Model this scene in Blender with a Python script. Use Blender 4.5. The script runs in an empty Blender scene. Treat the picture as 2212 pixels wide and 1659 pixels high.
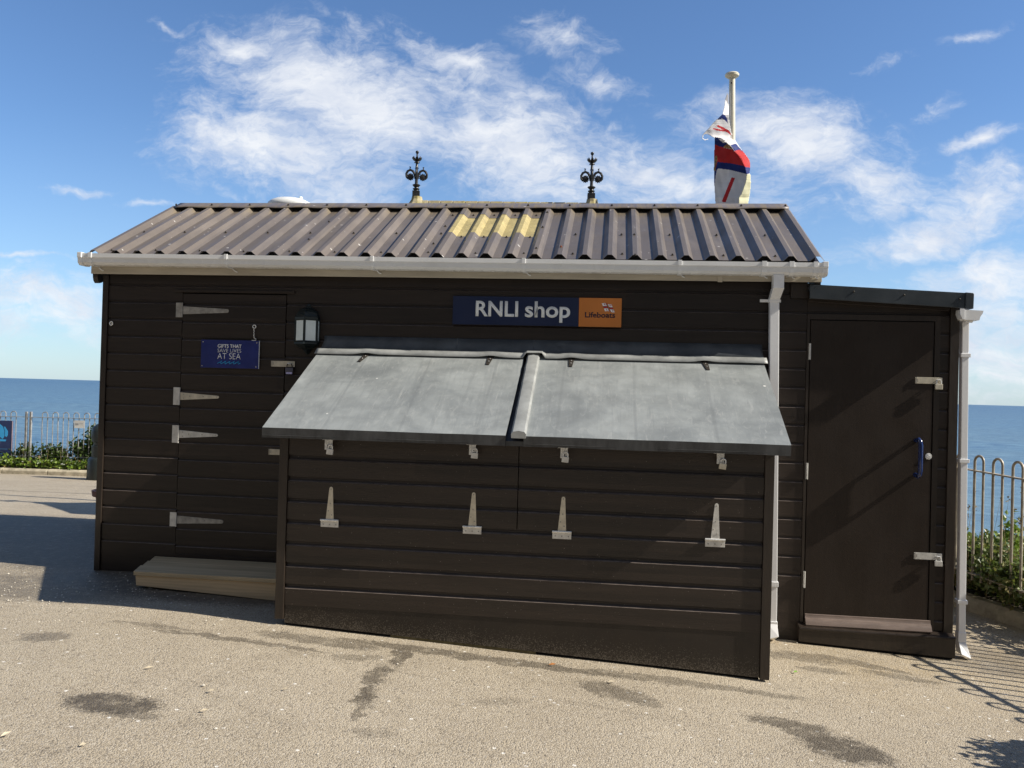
import bpy, bmesh, math, random
from mathutils import Vector, Matrix, noise as mnoise
R = math.radians
random.seed(7)
scene = bpy.context.scene
col = scene.collection

# ------------------------------------------------------------------ camera
cam_d = bpy.data.cameras.new('camera')
cam = bpy.data.objects.new('camera', cam_d); col.objects.link(cam)
CAM = Vector((4.0993, -6.4556, 1.55))
yaw, pitch, roll = R(6.7316), R(0.5142), R(1.579)
fw = Vector((-math.sin(yaw)*math.cos(pitch), math.cos(yaw)*math.cos(pitch), math.sin(pitch)))
rt = Vector((math.cos(yaw), math.sin(yaw), 0)); up = rt.cross(fw)
r2 = math.cos(roll)*rt + math.sin(roll)*up
u2 = -math.sin(roll)*rt + math.cos(roll)*up
mw = Matrix((r2, u2, -fw)).transposed().to_4x4(); mw.translation = CAM
cam.matrix_world = mw
cam_d.sensor_width = 36.0
cam_d.lens = 36.0*1821.3/2212.0
cam_d.clip_start = 0.05; cam_d.clip_end = 200000
scene.camera = cam

# ------------------------------------------------------------------ sun, sky, exposure
SUN = Vector((1.0, -0.098, 0.76)).normalized()
sl = bpy.data.lights.new('sun', 'SUN'); sl.energy = 4.8; sl.angle = R(0.5); sl.color = (1.0, 0.925, 0.80)
so = bpy.data.objects.new('sun', sl); col.objects.link(so)
so.rotation_mode = 'QUATERNION'; so.rotation_quaternion = SUN.to_track_quat('Z', 'Y')
so.location = (12, -2, 12)
scene.view_settings.view_transform = 'Standard'
scene.view_settings.look = 'None'
scene.view_settings.exposure = 0.55
scene.view_settings.gamma = 1.0
world = bpy.data.worlds.new("World"); scene.world = world; world.use_nodes = True
CLOUDS = [(-0.326, 0.348, 0.191, 0.068, -18.1, 0.97), (-0.129, 0.292, 0.199, 0.072, -18.1, 0.9), (-0.471, 0.427, 0.075, 0.016, -24.8, 0.66), (-0.563, 0.458, 0.037, 0.008, -20.1, 0.5), (-0.334, 0.447, 0.05, 0.017, -20.5, 0.55), (-0.077, 0.416, 0.067, 0.023, -16.0, 0.55), (-0.189, 0.399, 0.108, 0.022, -25.4, 0.8), (0.194, 0.3, 0.118, 0.048, -8.7, 0.85), (0.277, 0.247, 0.081, 0.042, -15.6, 0.75), (0.412, 0.236, 0.063, 0.039, 19.2, 0.9), (0.331, 0.178, 0.069, 0.025, 16.2, 0.95), (0.404, 0.142, 0.092, 0.031, 6.0, 0.85), (0.391, 0.074, 0.159, 0.057, 1.1, 0.85), (0.294, 0.39, 0.045, 0.009, 9.5, 0.45), (0.398, 0.422, 0.034, 0.007, 7.2, 0.42), (0.37, 0.341, 0.035, 0.014, 25.9, 0.45), (0.42, 0.3, 0.044, 0.01, 4.9, 0.85), (-0.746, 0.093, 0.164, 0.05, -1.9, 0.78), (-0.675, 0.247, 0.06, 0.007, -2.9, 0.6), (-0.748, 0.163, 0.095, 0.005, -2.3, 0.6), (-0.406, 0.288, 0.150, 0.07, -9.9, 0.85), (0.036, 0.252, 0.19, 0.05, -5.2, 0.75), (-0.586, 0.224, 0.037, 0.005, -7.5, 0.5), (0.416, 0.059, 0.087, 0.062, 1.3, 0.8), (-0.01, 0.368, 0.06, 0.016, -20.8, 0.55)]

class NT:
    """short helpers for writing node trees"""
    def __init__(s, tree): s.t = tree; s.n = tree.nodes; s.l = tree.links
    def new(s, kind, **kw):
        n = s.n.new(kind)
        for k, v in kw.items(): setattr(n, k, v)
        return n
    def put(s, sock, v):
        if isinstance(v, bpy.types.NodeSocket): s.l.new(v, sock)
        else:
            sock.default_value = v
    def math(s, op, a, b=0.0, c=None, clamp=False):
        n = s.new('ShaderNodeMath', operation=op, use_clamp=clamp)
        s.put(n.inputs[0], a); s.put(n.inputs[1], b)
        if c is not None: s.put(n.inputs[2], c)
        return n.outputs[0]
    def vmath(s, op, a, b=None):
        n = s.new('ShaderNodeVectorMath', operation=op)
        s.put(n.inputs[0], a)
        if b is not None: s.put(n.inputs[1], b)
        return n.outputs['Value'] if op in ('LENGTH', 'DOT_PRODUCT', 'DISTANCE') else n.outputs[0]
    def mapping(s, v, loc=(0,0,0), rot=(0,0,0), sc=(1,1,1), kind='POINT'):
        n = s.new('ShaderNodeMapping', vector_type=kind)
        s.put(n.inputs['Vector'], v); n.inputs['Location'].default_value = loc
        n.inputs['Rotation'].default_value = rot; n.inputs['Scale'].default_value = sc
        return n.outputs[0]
    def noise(s, v, scale, detail=4, rough=0.55, dist=0.0, lac=2.0):
        n = s.new('ShaderNodeTexNoise'); s.put(n.inputs['Vector'], v)
        n.inputs['Scale'].default_value = scale; n.inputs['Detail'].default_value = detail
        n.inputs['Roughness'].default_value = rough; n.inputs['Distortion'].default_value = dist
        n.inputs['Lacunarity'].default_value = lac
        return n
    def rng(s, v, a, b, c=0.0, d=1.0, smooth=False):
        n = s.new('ShaderNodeMapRange'); n.clamp = True
        if smooth: n.interpolation_type = 'SMOOTHSTEP'
        s.put(n.inputs[0], v); s.put(n.inputs[1], a); s.put(n.inputs[2], b); s.put(n.inputs[3], c); s.put(n.inputs[4], d)
        return n.outputs[0]
    def mix(s, f, a, b, blend='MIX'):
        n = s.new('ShaderNodeMix', data_type='RGBA', blend_type=blend)
        s.put(n.inputs['Factor'], f)
        for k, v in (('A', a), ('B', b)):
            sk = [i for i in n.inputs if i.name == k and i.type == 'RGBA'][0]
            if isinstance(v, tuple) and len(v) == 3: v = (*v, 1)
            s.put(sk, v)
        return [o for o in n.outputs if o.type == 'RGBA'][0]
    def bump(s, h, strength=0.3, dist=0.01, normal=None):
        n = s.new('ShaderNodeBump'); s.put(n.inputs['Height'], h)
        n.inputs['Strength'].default_value = strength; n.inputs['Distance'].default_value = dist
        if normal is not None: s.put(n.inputs['Normal'], normal)
        return n.outputs[0]

def build_world():
    w = NT(world.node_tree); w.n.clear()
    sky = w.new('ShaderNodeTexSky', sky_type='NISHITA')
    sky.sun_disc = False
    sky.sun_elevation = math.asin(SUN.z); sky.sun_rotation = math.atan2(SUN.x, SUN.y)
    sky.altitude = 20; sky.air_density = 1.0; sky.dust_density = 0.25; sky.ozone_density = 3.0
    tc = w.new('ShaderNodeTexCoord'); d = tc.outputs['Generated']
    sx = w.new('ShaderNodeSeparateXYZ'); w.put(sx.inputs[0], d)
    ay = w.math('MAXIMUM', w.math('ABSOLUTE', sx.outputs[1]), 0.12)
    u = w.math('DIVIDE', sx.outputs[0], ay); v = w.math('DIVIDE', sx.outputs[2], ay)
    cx = w.new('ShaderNodeCombineXYZ'); w.put(cx.inputs[0], u); w.put(cx.inputs[1], v)
    uv = cx.outputs[0]
    warp = w.noise(uv, 5.0, 5, 0.6)
    wv = w.vmath('MULTIPLY', w.vmath('SUBTRACT', warp.outputs['Color'], (0.5, 0.5, 0.5)), (0.16, 0.09, 0.0))
    uvw = w.vmath('ADD', uv, wv)
    acc = None
    for (cu, cv, ru, rv, ang, wt) in CLOUDS:
        m = w.mapping(uvw, (cu, cv, 0), (0, 0, R(ang)), (ru, rv, 1), 'TEXTURE')
        f = w.rng(w.vmath('LENGTH', m), 1.6, 0.0, 0.0, wt*1.06)
        acc = f if acc is None else w.math('MAXIMUM', acc, f)
    streak = w.mapping(uvw, (0, 0, 0), (0, 0, R(14)), (1.1, 2.0, 1))
    n1 = w.noise(streak, 9.5, 9, 0.64, 0.12).outputs[0]
    n2 = w.noise(streak, 34.0, 8, 0.68, 0.15).outputs[0]
    nn = w.math('ADD', w.math('MULTIPLY', n1, 0.66), w.math('MULTIPLY', n2, 0.34))
    dens = w.math('ADD', acc, w.math('MULTIPLY', w.math('SUBTRACT', nn, 0.5), 2.3))
    cl = w.rng(dens, 0.12, 1.02, 0.0, 0.95, True)
    cl = w.math('MULTIPLY', cl, w.rng(acc, 0.02, 0.25))
    # pale air close to the sea horizon
    hz = w.math('POWER', w.rng(v, 0.36, 0.0), 1.5)
    tone = w.mix(1.0, sky.outputs[0], (0.95, 1.14, 1.36), 'MULTIPLY')
    shade = w.noise(streak, 14.0, 6, 0.6).outputs[0]
    ccol = w.mix(w.rng(shade, 0.35, 0.65), (6.6, 7.1, 8.1), (8.6, 8.8, 9.1))
    c1 = w.mix(w.math('MULTIPLY', hz, 0.42), tone, (4.8, 6.6, 8.4))
    c2 = w.mix(cl, c1, ccol)
    # unseen broken grey cloud added behind the camera to neutralise the blue fill
    fill_cloud = w.math('MULTIPLY', w.rng(sx.outputs[1], 0.10, -0.25), w.rng(w.noise(d, 2.2, 6, 0.6).outputs[0], 0.36, 0.52, 0.25, 0.95))
    c2 = w.mix(fill_cloud, c2, (1.85, 2.05, 2.4))
    bg = w.new('ShaderNodeBackground'); w.put(bg.inputs[0], c2); bg.inputs[1].default_value = 0.075
    out = w.new('ShaderNodeOutputWorld'); w.l.new(bg.outputs[0], out.inputs[0])
build_world()
scene.render.resolution_x = 1024; scene.render.resolution_y = 768
scene.cycles.max_bounces = 8

# ------------------------------------------------------------------ materials
MATS = {}
def mat(name, color, rough=0.5, metal=0.0, var=0.12, vscale=6.0, bump=0.0, bscale=60.0, spec=0.5, coat=0.0, alt=None, stretch=(1,1,1), extra=None, sss=0.0):
    if name in MATS: return MATS[name]
    m = bpy.data.materials.new(name); m.use_nodes = True; MATS[name] = m
    t = NT(m.node_tree); p = t.n['Principled BSDF']
    co = t.new('ShaderNodeTexCoord').outputs['Object']
    cs = t.mapping(co, sc=stretch)
    n1 = t.noise(cs, vscale, 5, 0.6).outputs[0]
    dark = tuple(c*(1-var*1.6) for c in color); lite = tuple(min(1, c*(1+var*1.3)) for c in color)
    if alt: dark = alt
    c = t.mix(t.rng(n1, 0.3, 0.7), dark, lite)
    if extra: c = extra(t, co, c, p)
    t.put(p.inputs['Base Color'], c)
    r = t.rng(t.noise(cs, vscale*2.3, 4).outputs[0], 0.3, 0.7, max(0.02, rough-0.08), min(1, rough+0.08))
    t.put(p.inputs['Roughness'], r)
    p.inputs['Metallic'].default_value = metal
    p.inputs['Specular IOR Level'].default_value = spec
    p.inputs['Coat Weight'].default_value = coat
    if bump:
        t.put(p.inputs['Normal'], t.bump(t.noise(cs, bscale, 5, 0.6).outputs[0], bump, 0.006))
    return m

def spots(t, co, c, scale, thr, colr, sc=(1,1,1), width=0.02):
    v = t.new('ShaderNodeTexVoronoi'); t.put(v.inputs['Vector'], t.mapping(co, sc=sc)); v.inputs['Scale'].default_value = scale
    wn = t.new('ShaderNodeTexWhiteNoise'); t.put(wn.inputs['Vector'], v.outputs['Color'])
    r = t.math('MULTIPLY', t.rng(wn.outputs['Value'], 0.55, 1.0), thr)
    f = t.rng(t.math('SUBTRACT', r, v.outputs['Distance']), 0.0, width)
    return t.mix(f, c, colr)

def ex_clad(t, co, c, p):
    # faint long streaks of weathering on the brown boards
    sx = t.new('ShaderNodeSeparateXYZ'); t.put(sx.inputs[0], co)
    row = t.math('FLOOR', t.math('DIVIDE', t.math('ADD', sx.outputs[2], 5.0), 0.1388))
    seg = t.math('FLOOR', t.math('ADD', t.math('MULTIPLY', sx.outputs[0], 0.42), t.math('MULTIPLY', row, 0.37)))
    cb_ = t.new('ShaderNodeCombineXYZ'); t.put(cb_.inputs[0], row); t.put(cb_.inputs[1], seg)
    wn = t.new('ShaderNodeTexWhiteNoise'); t.put(wn.inputs['Vector'], cb_.outputs[0])
    c = t.mix(1.0, c, t.mix(wn.outputs['Value'], (0.78, 0.78, 0.80), (1.22, 1.20, 1.18)), 'MULTIPLY')
    gr = t.noise(t.mapping(co, sc=(2.2, 1, 60)), 3.0, 5, 0.7).outputs[0]
    c = t.mix(t.rng(gr, 0.35, 0.62, 0, 0.45), c, t.mix(1.0, c, (0.55, 0.55, 0.56), 'MULTIPLY'))
    c = spots(t, co, c, 11, 0.035, (0.10, 0.085, 0.075), width=0.02)
    s = t.noise(t.mapping(co, sc=(0.7, 1, 9)), 3.0, 6, 0.6).outputs[0]
    return t.mix(t.rng(s, 0.5, 0.78, 0, 0.35), c, (0.042, 0.030, 0.023))
def ex_plinth(t, co, c, p):
    sx = t.new('ShaderNodeSeparateXYZ'); t.put(sx.inputs[0], co)
    # splashed grit, dense towards the bottom edge of the sloping board
    hgt = t.math('ADD', sx.outputs[2], t.math('MULTIPLY', sx.outputs[0], 0.052))
    n = t.noise(co, 150, 3, 0.7).outputs[0]
    big = t.noise(co, 7, 4).outputs[0]
    lim = t.rng(hgt, 0.19, 0.02, 0.68, 0.50)
    f = t.rng(t.math('SUBTRACT', t.math('ADD', n, t.math('MULTIPLY', t.math('SUBTRACT', big, .5), .12)), lim), 0.0, 0.05, 0, 0.7)
    return t.mix(f, c, (0.16, 0.14, 0.115))
def ex_dust(t, co, c, p):
    sx = t.new('ShaderNodeSeparateXYZ'); t.put(sx.inputs[0], co)
    c = spots(t, co, c, 60, 0.16, (0.22, 0.2, 0.18), width=0.05)
    return ex_clad(t, co, c, p)
BROWN = (0.0268, 0.0190, 0.0148)
m_clad = mat('brown_painted_boards', BROWN, 0.42, var=0.14, vscale=3.5, bump=0.25, bscale=22, stretch=(0.6, 1, 9), extra=ex_clad, spec=.4)
m_boxclad = mat('brown_boards_dusty', BROWN, 0.40, var=0.14, vscale=3.0, bump=0.25, bscale=22, stretch=(0.6, 1, 9), extra=ex_dust)
m_plinth = mat('brown_board_splashed', (0.021, 0.015, 0.011), 0.45, var=0.15, vscale=4, bump=0.1, bscale=40, extra=ex_plinth)
m_trim = mat('brown_trim', (0.029, 0.021, 0.016), 0.40, var=0.15, vscale=5, bump=0.15, bscale=24, stretch=(6, 6, 0.8))
def ex_door(t, co, c, p):
    a = t.noise(t.mapping(co, sc=(3, 1, .8)), 2.0, 7, 0.65, .4).outputs[0]
    c = t.mix(t.rng(a, .45, .7, 0, .5), c, (0.040, 0.031, 0.026))
    b_ = t.noise(t.mapping(co, sc=(40, 1, 2)), 3.0, 4, 0.7).outputs[0]
    c = t.mix(t.rng(b_, .5, .66, 0, .25), c, (0.015, 0.011, 0.009))
    return spots(t, co, c, 13, 0.04, (0.12, 0.10, 0.09), width=.02)
m_door = mat('brown_flat_door', (0.028, 0.020, 0.0155), 0.42, var=0.10, vscale=2.0, bump=0.16, bscale=120, spec=.3, extra=ex_door)
m_ledge = mat('dusty_sunlit_ledge', (0.17, 0.14, 0.125), 0.35, var=0.25, vscale=14)  # pale dust tone raised to paint the sunlit strips on the ledges
m_black = mat('dark_gap', (0.004, 0.004, 0.004), 0.8)
def ex_roof(t, co, c, p):
    sm = t.noise(t.mapping(co, sc=(3, .7, .7)), 2.2, 6, 0.65).outputs[0]
    c = t.mix(t.rng(sm, 0.50, 0.78, 0, 0.35), c, (0.30, 0.265, 0.235))
    sx = t.new('ShaderNodeSeparateXYZ'); t.put(sx.inputs[0], co)
    sh_ = t.math('FLOOR', t.math('MULTIPLY', t.math('ADD', sx.outputs[0], 0.2), 1.07))
    wn = t.new('ShaderNodeTexWhiteNoise', noise_dimensions='1D'); t.put(wn.inputs['W'], sh_)
    c = t.mix(1.0, c, t.mix(wn.outputs['Value'], (0.86, 0.86, 0.88), (1.12, 1.10, 1.06)), 'MULTIPLY')
    gm = t.noise(t.mapping(co, sc=(9, 1.2, 1.2)), 3, 6, .7).outputs[0]
    up_ = t.rng(sx.outputs[1], 0.80, 1.08)
    c = t.mix(t.math('MULTIPLY', up_, t.rng(gm, .42, .62)), c, (0.23, 0.185, 0.12))
    c = t.mix(t.rng(t.noise(t.mapping(co, sc=(5, .5, .5)), 4, 5, .6).outputs[0], .55, .7, 0, .35), c, (0.09, 0.08, 0.075))
    c = spots(t, co, c, 10.0, 0.15, (0.60, 0.58, 0.54), sc=(1, 2.1, 1), width=0.05)
    c = spots(t, co, c, 7.0, 0.13, (0.62, 0.60, 0.57), sc=(1, 1.9, 1), width=0.05)
    c = spots(t, co, c, 16.0, 0.11, (0.55, 0.52, 0.49), sc=(1.7, 1, 1), width=0.05)
    n = t.noise(t.mapping(co, sc=(7, 1, 1)), 30, 4, 0.7).outputs[0]
    return t.mix(t.rng(n, 0.66, 0.74, 0, 0.3), c, (0.42, 0.37, 0.30))
m_roof = mat('brown_profiled_sheet', (0.148, 0.126, 0.107), 0.38, var=0.08, vscale=1.6, bump=0.05, bscale=20, extra=ex_roof, spec=0.6)
m_cap = mat('grey_brown_ridge_sheet', (0.15, 0.135, 0.14), 0.4, var=0.1, vscale=2, extra=ex_roof)
def ex_yel(t, co, c, p):
    n = t.noise(t.mapping(co, sc=(1, 1, 1)), 38, 5, 0.7).outputs[0]
    c = t.mix(t.rng(n, 0.42, 0.7, 0, 0.75), c, (0.30, 0.25, 0.11))
    p.inputs['Transmission Weight'].default_value = 0.0
    return spots(t, co, c, 40, 0.2, (0.58, 0.52, 0.32), width=0.08)
m_yel = mat('yellowed_rooflight_plastic', (0.46, 0.38, 0.17), 0.55, var=0.15, vscale=9, bump=0.5, bscale=70, extra=ex_yel)
def ex_pvc(t, co, c, p):
    n = t.noise(t.mapping(co, sc=(1, 3, 3)), 4, 6, 0.65).outputs[0]
    return t.mix(t.rng(n, 0.5, 0.8, 0, 0.22), c, (0.55, 0.53, 0.46))
m_pvc = mat('white_plastic', (0.88, 0.89, 0.90), 0.28, var=0.03, vscale=3, extra=ex_pvc)
m_pipe = mat('clean_white_pipe', (0.92, 0.93, 0.95), 0.3, var=0.02, vscale=3)
m_fascia = mat('cream_fascia_board', (0.55, 0.50, 0.41), 0.5, var=0.12, vscale=5, stretch=(0.5, 1, 4), extra=ex_pvc)
def ex_zinc(t, co, c, p):
    a = t.noise(co, 2.2, 7, 0.62, 0.6).outputs[0]
    c = t.mix(t.rng(a, 0.44, 0.68, 0, 0.75), c, (0.15, 0.165, 0.172))
    b = t.noise(t.mapping(co, rot=(0, 0, 0.5), sc=(2.5, 1, 1)), 9, 8, 0.7, 1.2).outputs[0]
    c = t.mix(t.rng(b, 0.54, 0.72, 0, 0.5), c, (0.42, 0.43, 0.42))
    w = t.new('ShaderNodeTexWave', wave_type='BANDS', bands_direction='X'); t.put(w.inputs['Vector'], co)
    w.inputs['Scale'].default_value = 0.62; w.inputs['Distortion'].default_value = 0.25; w.inputs['Detail Scale'].default_value = .6
    c = t.mix(t.rng(w.outputs[0], 0.994, 0.9995, 0, 0.25), c, (0.14, 0.15, 0.155))
    run = t.noise(t.mapping(co, sc=(14, 1.0, 1.0)), 2.2, 6, .7).outputs[0]
    c = t.mix(t.rng(run, .52, .72, 0, .45), c, (0.17, 0.185, 0.19))
    run2 = t.noise(t.mapping(co, loc=(3, 1, 0), sc=(22, 1.4, 1.4)), 2.0, 6, .7).outputs[0]
    c = t.mix(t.rng(run2, .60, .74, 0, .5), c, (0.46, 0.465, 0.45))
    return spots(t, co, c, 6, 0.075, (0.66, 0.66, 0.63), width=0.03)
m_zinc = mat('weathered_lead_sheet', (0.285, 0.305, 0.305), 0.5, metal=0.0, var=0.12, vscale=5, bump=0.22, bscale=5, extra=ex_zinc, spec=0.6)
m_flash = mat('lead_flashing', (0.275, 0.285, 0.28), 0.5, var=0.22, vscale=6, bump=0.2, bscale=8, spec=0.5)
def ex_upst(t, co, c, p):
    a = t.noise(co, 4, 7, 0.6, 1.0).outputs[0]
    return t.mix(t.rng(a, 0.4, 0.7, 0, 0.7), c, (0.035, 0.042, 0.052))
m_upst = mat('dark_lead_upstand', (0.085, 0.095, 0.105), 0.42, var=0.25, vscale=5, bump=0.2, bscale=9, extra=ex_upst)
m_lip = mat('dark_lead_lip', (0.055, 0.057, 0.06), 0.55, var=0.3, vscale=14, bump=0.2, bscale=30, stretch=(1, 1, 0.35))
m_steel = mat('galvanised_steel', (0.66, 0.65, 0.62), 0.42, metal=0.2, var=0.14, vscale=20, bump=0.1, bscale=90)
m_steelold = mat('dull_steel', (0.36, 0.345, 0.32), 0.5, metal=0.2, var=0.22, vscale=25, bump=0.15, bscale=90)
m_chrome = mat('bright_steel', (0.85, 0.85, 0.84), 0.25, metal=0.35, var=0.1, vscale=30)
m_brass = mat('warm_plated_steel', (0.62, 0.57, 0.46), 0.4, metal=0.2, var=0.12, vscale=20)
m_screw = mat('dark_screw', (0.045, 0.038, 0.032), 0.6, metal=0.3, var=0.2, vscale=80)
m_rust = mat('rusty_screw', (0.22, 0.065, 0.03), 0.7, var=0.3, vscale=80)
m_navy = mat('navy_sign_board', (0.010, 0.020, 0.068), 0.35, var=0.06, vscale=2)
m_blue = mat('blue_sign_board', (0.012, 0.024, 0.17), 0.4, var=0.12, vscale=8)
m_orange = mat('orange_sign_panel', (0.62, 0.21, 0.045), 0.4, var=0.05, vscale=3)
m_white = mat('white_lettering', (0.92, 0.95, 0.98), 0.45, var=0.02, vscale=5)
m_ink = mat('dark_lettering', (0.03, 0.014, 0.035), 0.5, var=0.05)
m_cyan = mat('light_blue_print', (0.04, 0.34, 0.70), 0.45, var=0.05)
m_red = mat('red_print', (0.55, 0.03, 0.035), 0.5, var=0.06)
m_gold = mat('gold_print', (0.65, 0.38, 0.06), 0.5, var=0.06)
m_lantern = mat('dark_green_black_enamel', (0.010, 0.018, 0.021), 0.4, var=0.15, vscale=20)
m_glass = mat('frosted_lantern_pane', (0.78, 0.86, 0.86), 0.35, var=0.06, vscale=9)
m_capping = mat('blue_grey_plastic_capping', (0.040, 0.050, 0.060), 0.35, var=0.14, vscale=4, bump=0.05, bscale=60)
m_handle = mat('blue_handle_coating', (0.006, 0.020, 0.10), 0.18, var=0.05, coat=0.5)
m_iron = mat('black_wrought_iron', (0.020, 0.020, 0.022), 0.38, var=0.35, vscale=18, bump=0.3, bscale=60, spec=0.6)
def ex_stone(t, co, c, p):
    n = t.noise(co, 12, 6, 0.7).outputs[0]
    c = t.mix(t.rng(n, 0.5, 0.62, 0, 0.8), c, (0.34, 0.29, 0.09))
    return t.mix(t.rng(t.noise(co, 25, 5, 0.7).outputs[0], 0.56, 0.66, 0, 0.7), c, (0.10, 0.105, 0.05))
m_stone = mat('lichened_stone', (0.40, 0.35, 0.22), 0.85, var=0.2, vscale=10, bump=0.5, bscale=40, extra=ex_stone)
m_slate = mat('slate_tiles', (0.10, 0.10, 0.105), 0.6, var=0.3, vscale=12, bump=0.4, bscale=14)
m_render = mat('pale_render', (0.42, 0.38, 0.31), 0.8, var=0.12, vscale=4, bump=0.3, bscale=40)
m_pole = mat('cream_painted_pole', (0.74, 0.70, 0.56), 0.4, var=0.08, vscale=8)
m_lampw = mat('white_lamp_shell', (0.80, 0.82, 0.82), 0.25, var=0.03)
m_lampg = mat('grey_lamp_pole', (0.25, 0.26, 0.26), 0.45, var=0.1, metal=0.4)
def ex_tim(t, co, c, p):
    w = t.new('ShaderNodeTexWave', wave_type='BANDS', bands_direction='Z'); t.put(w.inputs['Vector'], t.mapping(co, sc=(0.12, 0.8, 1)))
    w.inputs['Scale'].default_value = 13; w.inputs['Distortion'].default_value = 6; w.inputs['Detail'].default_value = 4
    c = t.mix(t.rng(w.outputs[0], 0.3, 0.9, 0, 0.14), c, (0.30, 0.22, 0.12))
    return spots(t, co, c, 5.5, 0.11, (0.09, 0.05, 0.02), width=0.04)
m_timber = mat('new_pine_timber', (0.74, 0.55, 0.335), 0.65, var=0.10, vscale=4, bump=0.1, bscale=40, stretch=(0.3, 2, 4), extra=ex_tim)
m_timtop = mat('pine_decking_top', (0.58, 0.46, 0.29), 0.7, var=0.18, vscale=4, bump=0.2, bscale=40, stretch=(0.3, 6, 3), extra=ex_tim)
m_galv = mat('galvanised_railing', (0.34, 0.34, 0.335), 0.42, metal=0.25, var=0.25, vscale=14, bump=0.1, bscale=60)
m_galvr = mat('weathered_buff_railing', (0.42, 0.37, 0.29), 0.55, metal=0.15, var=0.25, vscale=12, bump=0.25, bscale=60)
m_kerb = mat('concrete_kerb', (0.44, 0.39, 0.29), 0.85, var=0.2, vscale=7, bump=0.6, bscale=40, extra=lambda t, co, c, p: t.mix(t.rng(t.noise(co, 5, 6, .7).outputs[0], .5, .7, 0, .7), c, (0.15, 0.13, 0.085)))
m_terra = mat('terracotta', (0.42, 0.20, 0.13), 0.75, var=0.15, vscale=9, bump=0.2)
m_bin = mat('dark_green_bin', (0.018, 0.024, 0.022), 0.45, var=0.15, vscale=9)
m_soil = mat('dark_soil', (0.045, 0.034, 0.022), 0.95, var=0.4, vscale=14, bump=0.8, bscale=30)
m_stem = mat('dry_stems', (0.30, 0.24, 0.12), 0.8, var=0.3, vscale=20)
m_stemg = mat('green_brown_stems', (0.10, 0.085, 0.04), 0.8, var=0.3, vscale=20)

def leafmat(name, a, b, c3=None):
    m = bpy.data.materials.new(name); m.use_nodes = True
    t = NT(m.node_tree); p = t.n['Principled BSDF']
    g = t.new('ShaderNodeNewGeometry'); rnd = g.outputs['Random Per Island']
    co = t.new('ShaderNodeTexCoord').outputs['Object']
    c = t.mix(rnd, a, b)
    if c3: c = t.mix(t.rng(t.math('FRACT', t.math('MULTIPLY', rnd, 7.31)), 0.80, 0.84), c, c3)
    c = t.mix(t.rng(t.noise(co, 4.0, 3).outputs[0], 0.35, 0.65, 0, 0.35), c, tuple(x*0.5 for x in a))
    t.put(p.inputs['Base Color'], c); p.inputs['Roughness'].default_value = 0.42
    tr = t.new('ShaderNodeBsdfTranslucent'); t.put(tr.inputs[0], t.mix(0.5, c, (0.20, 0.30, 0.03)))
    ms = t.new('ShaderNodeMixShader'); ms.inputs[0].default_value = 0.3
    t.l.new(p.outputs[0], ms.inputs[1]); t.l.new(tr.outputs[0], ms.inputs[2])
    t.l.new(ms.outputs[0], t.n['Material Output'].inputs[0])
    return m
m_leaf = leafmat('shrub_leaves', (0.045, 0.075, 0.018), (0.11, 0.16, 0.045))
m_ivy = leafmat('bright_ground_leaves', (0.10, 0.17, 0.02), (0.26, 0.36, 0.05))
m_bram = leafmat('bramble_leaves', (0.09, 0.13, 0.035), (0.28, 0.34, 0.13), (0.30, 0.24, 0.10))
m_ivyd = leafmat('shaded_ivy_leaves', (0.030, 0.055, 0.015), (0.09, 0.13, 0.04), (0.20, 0.14, 0.06))

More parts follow.
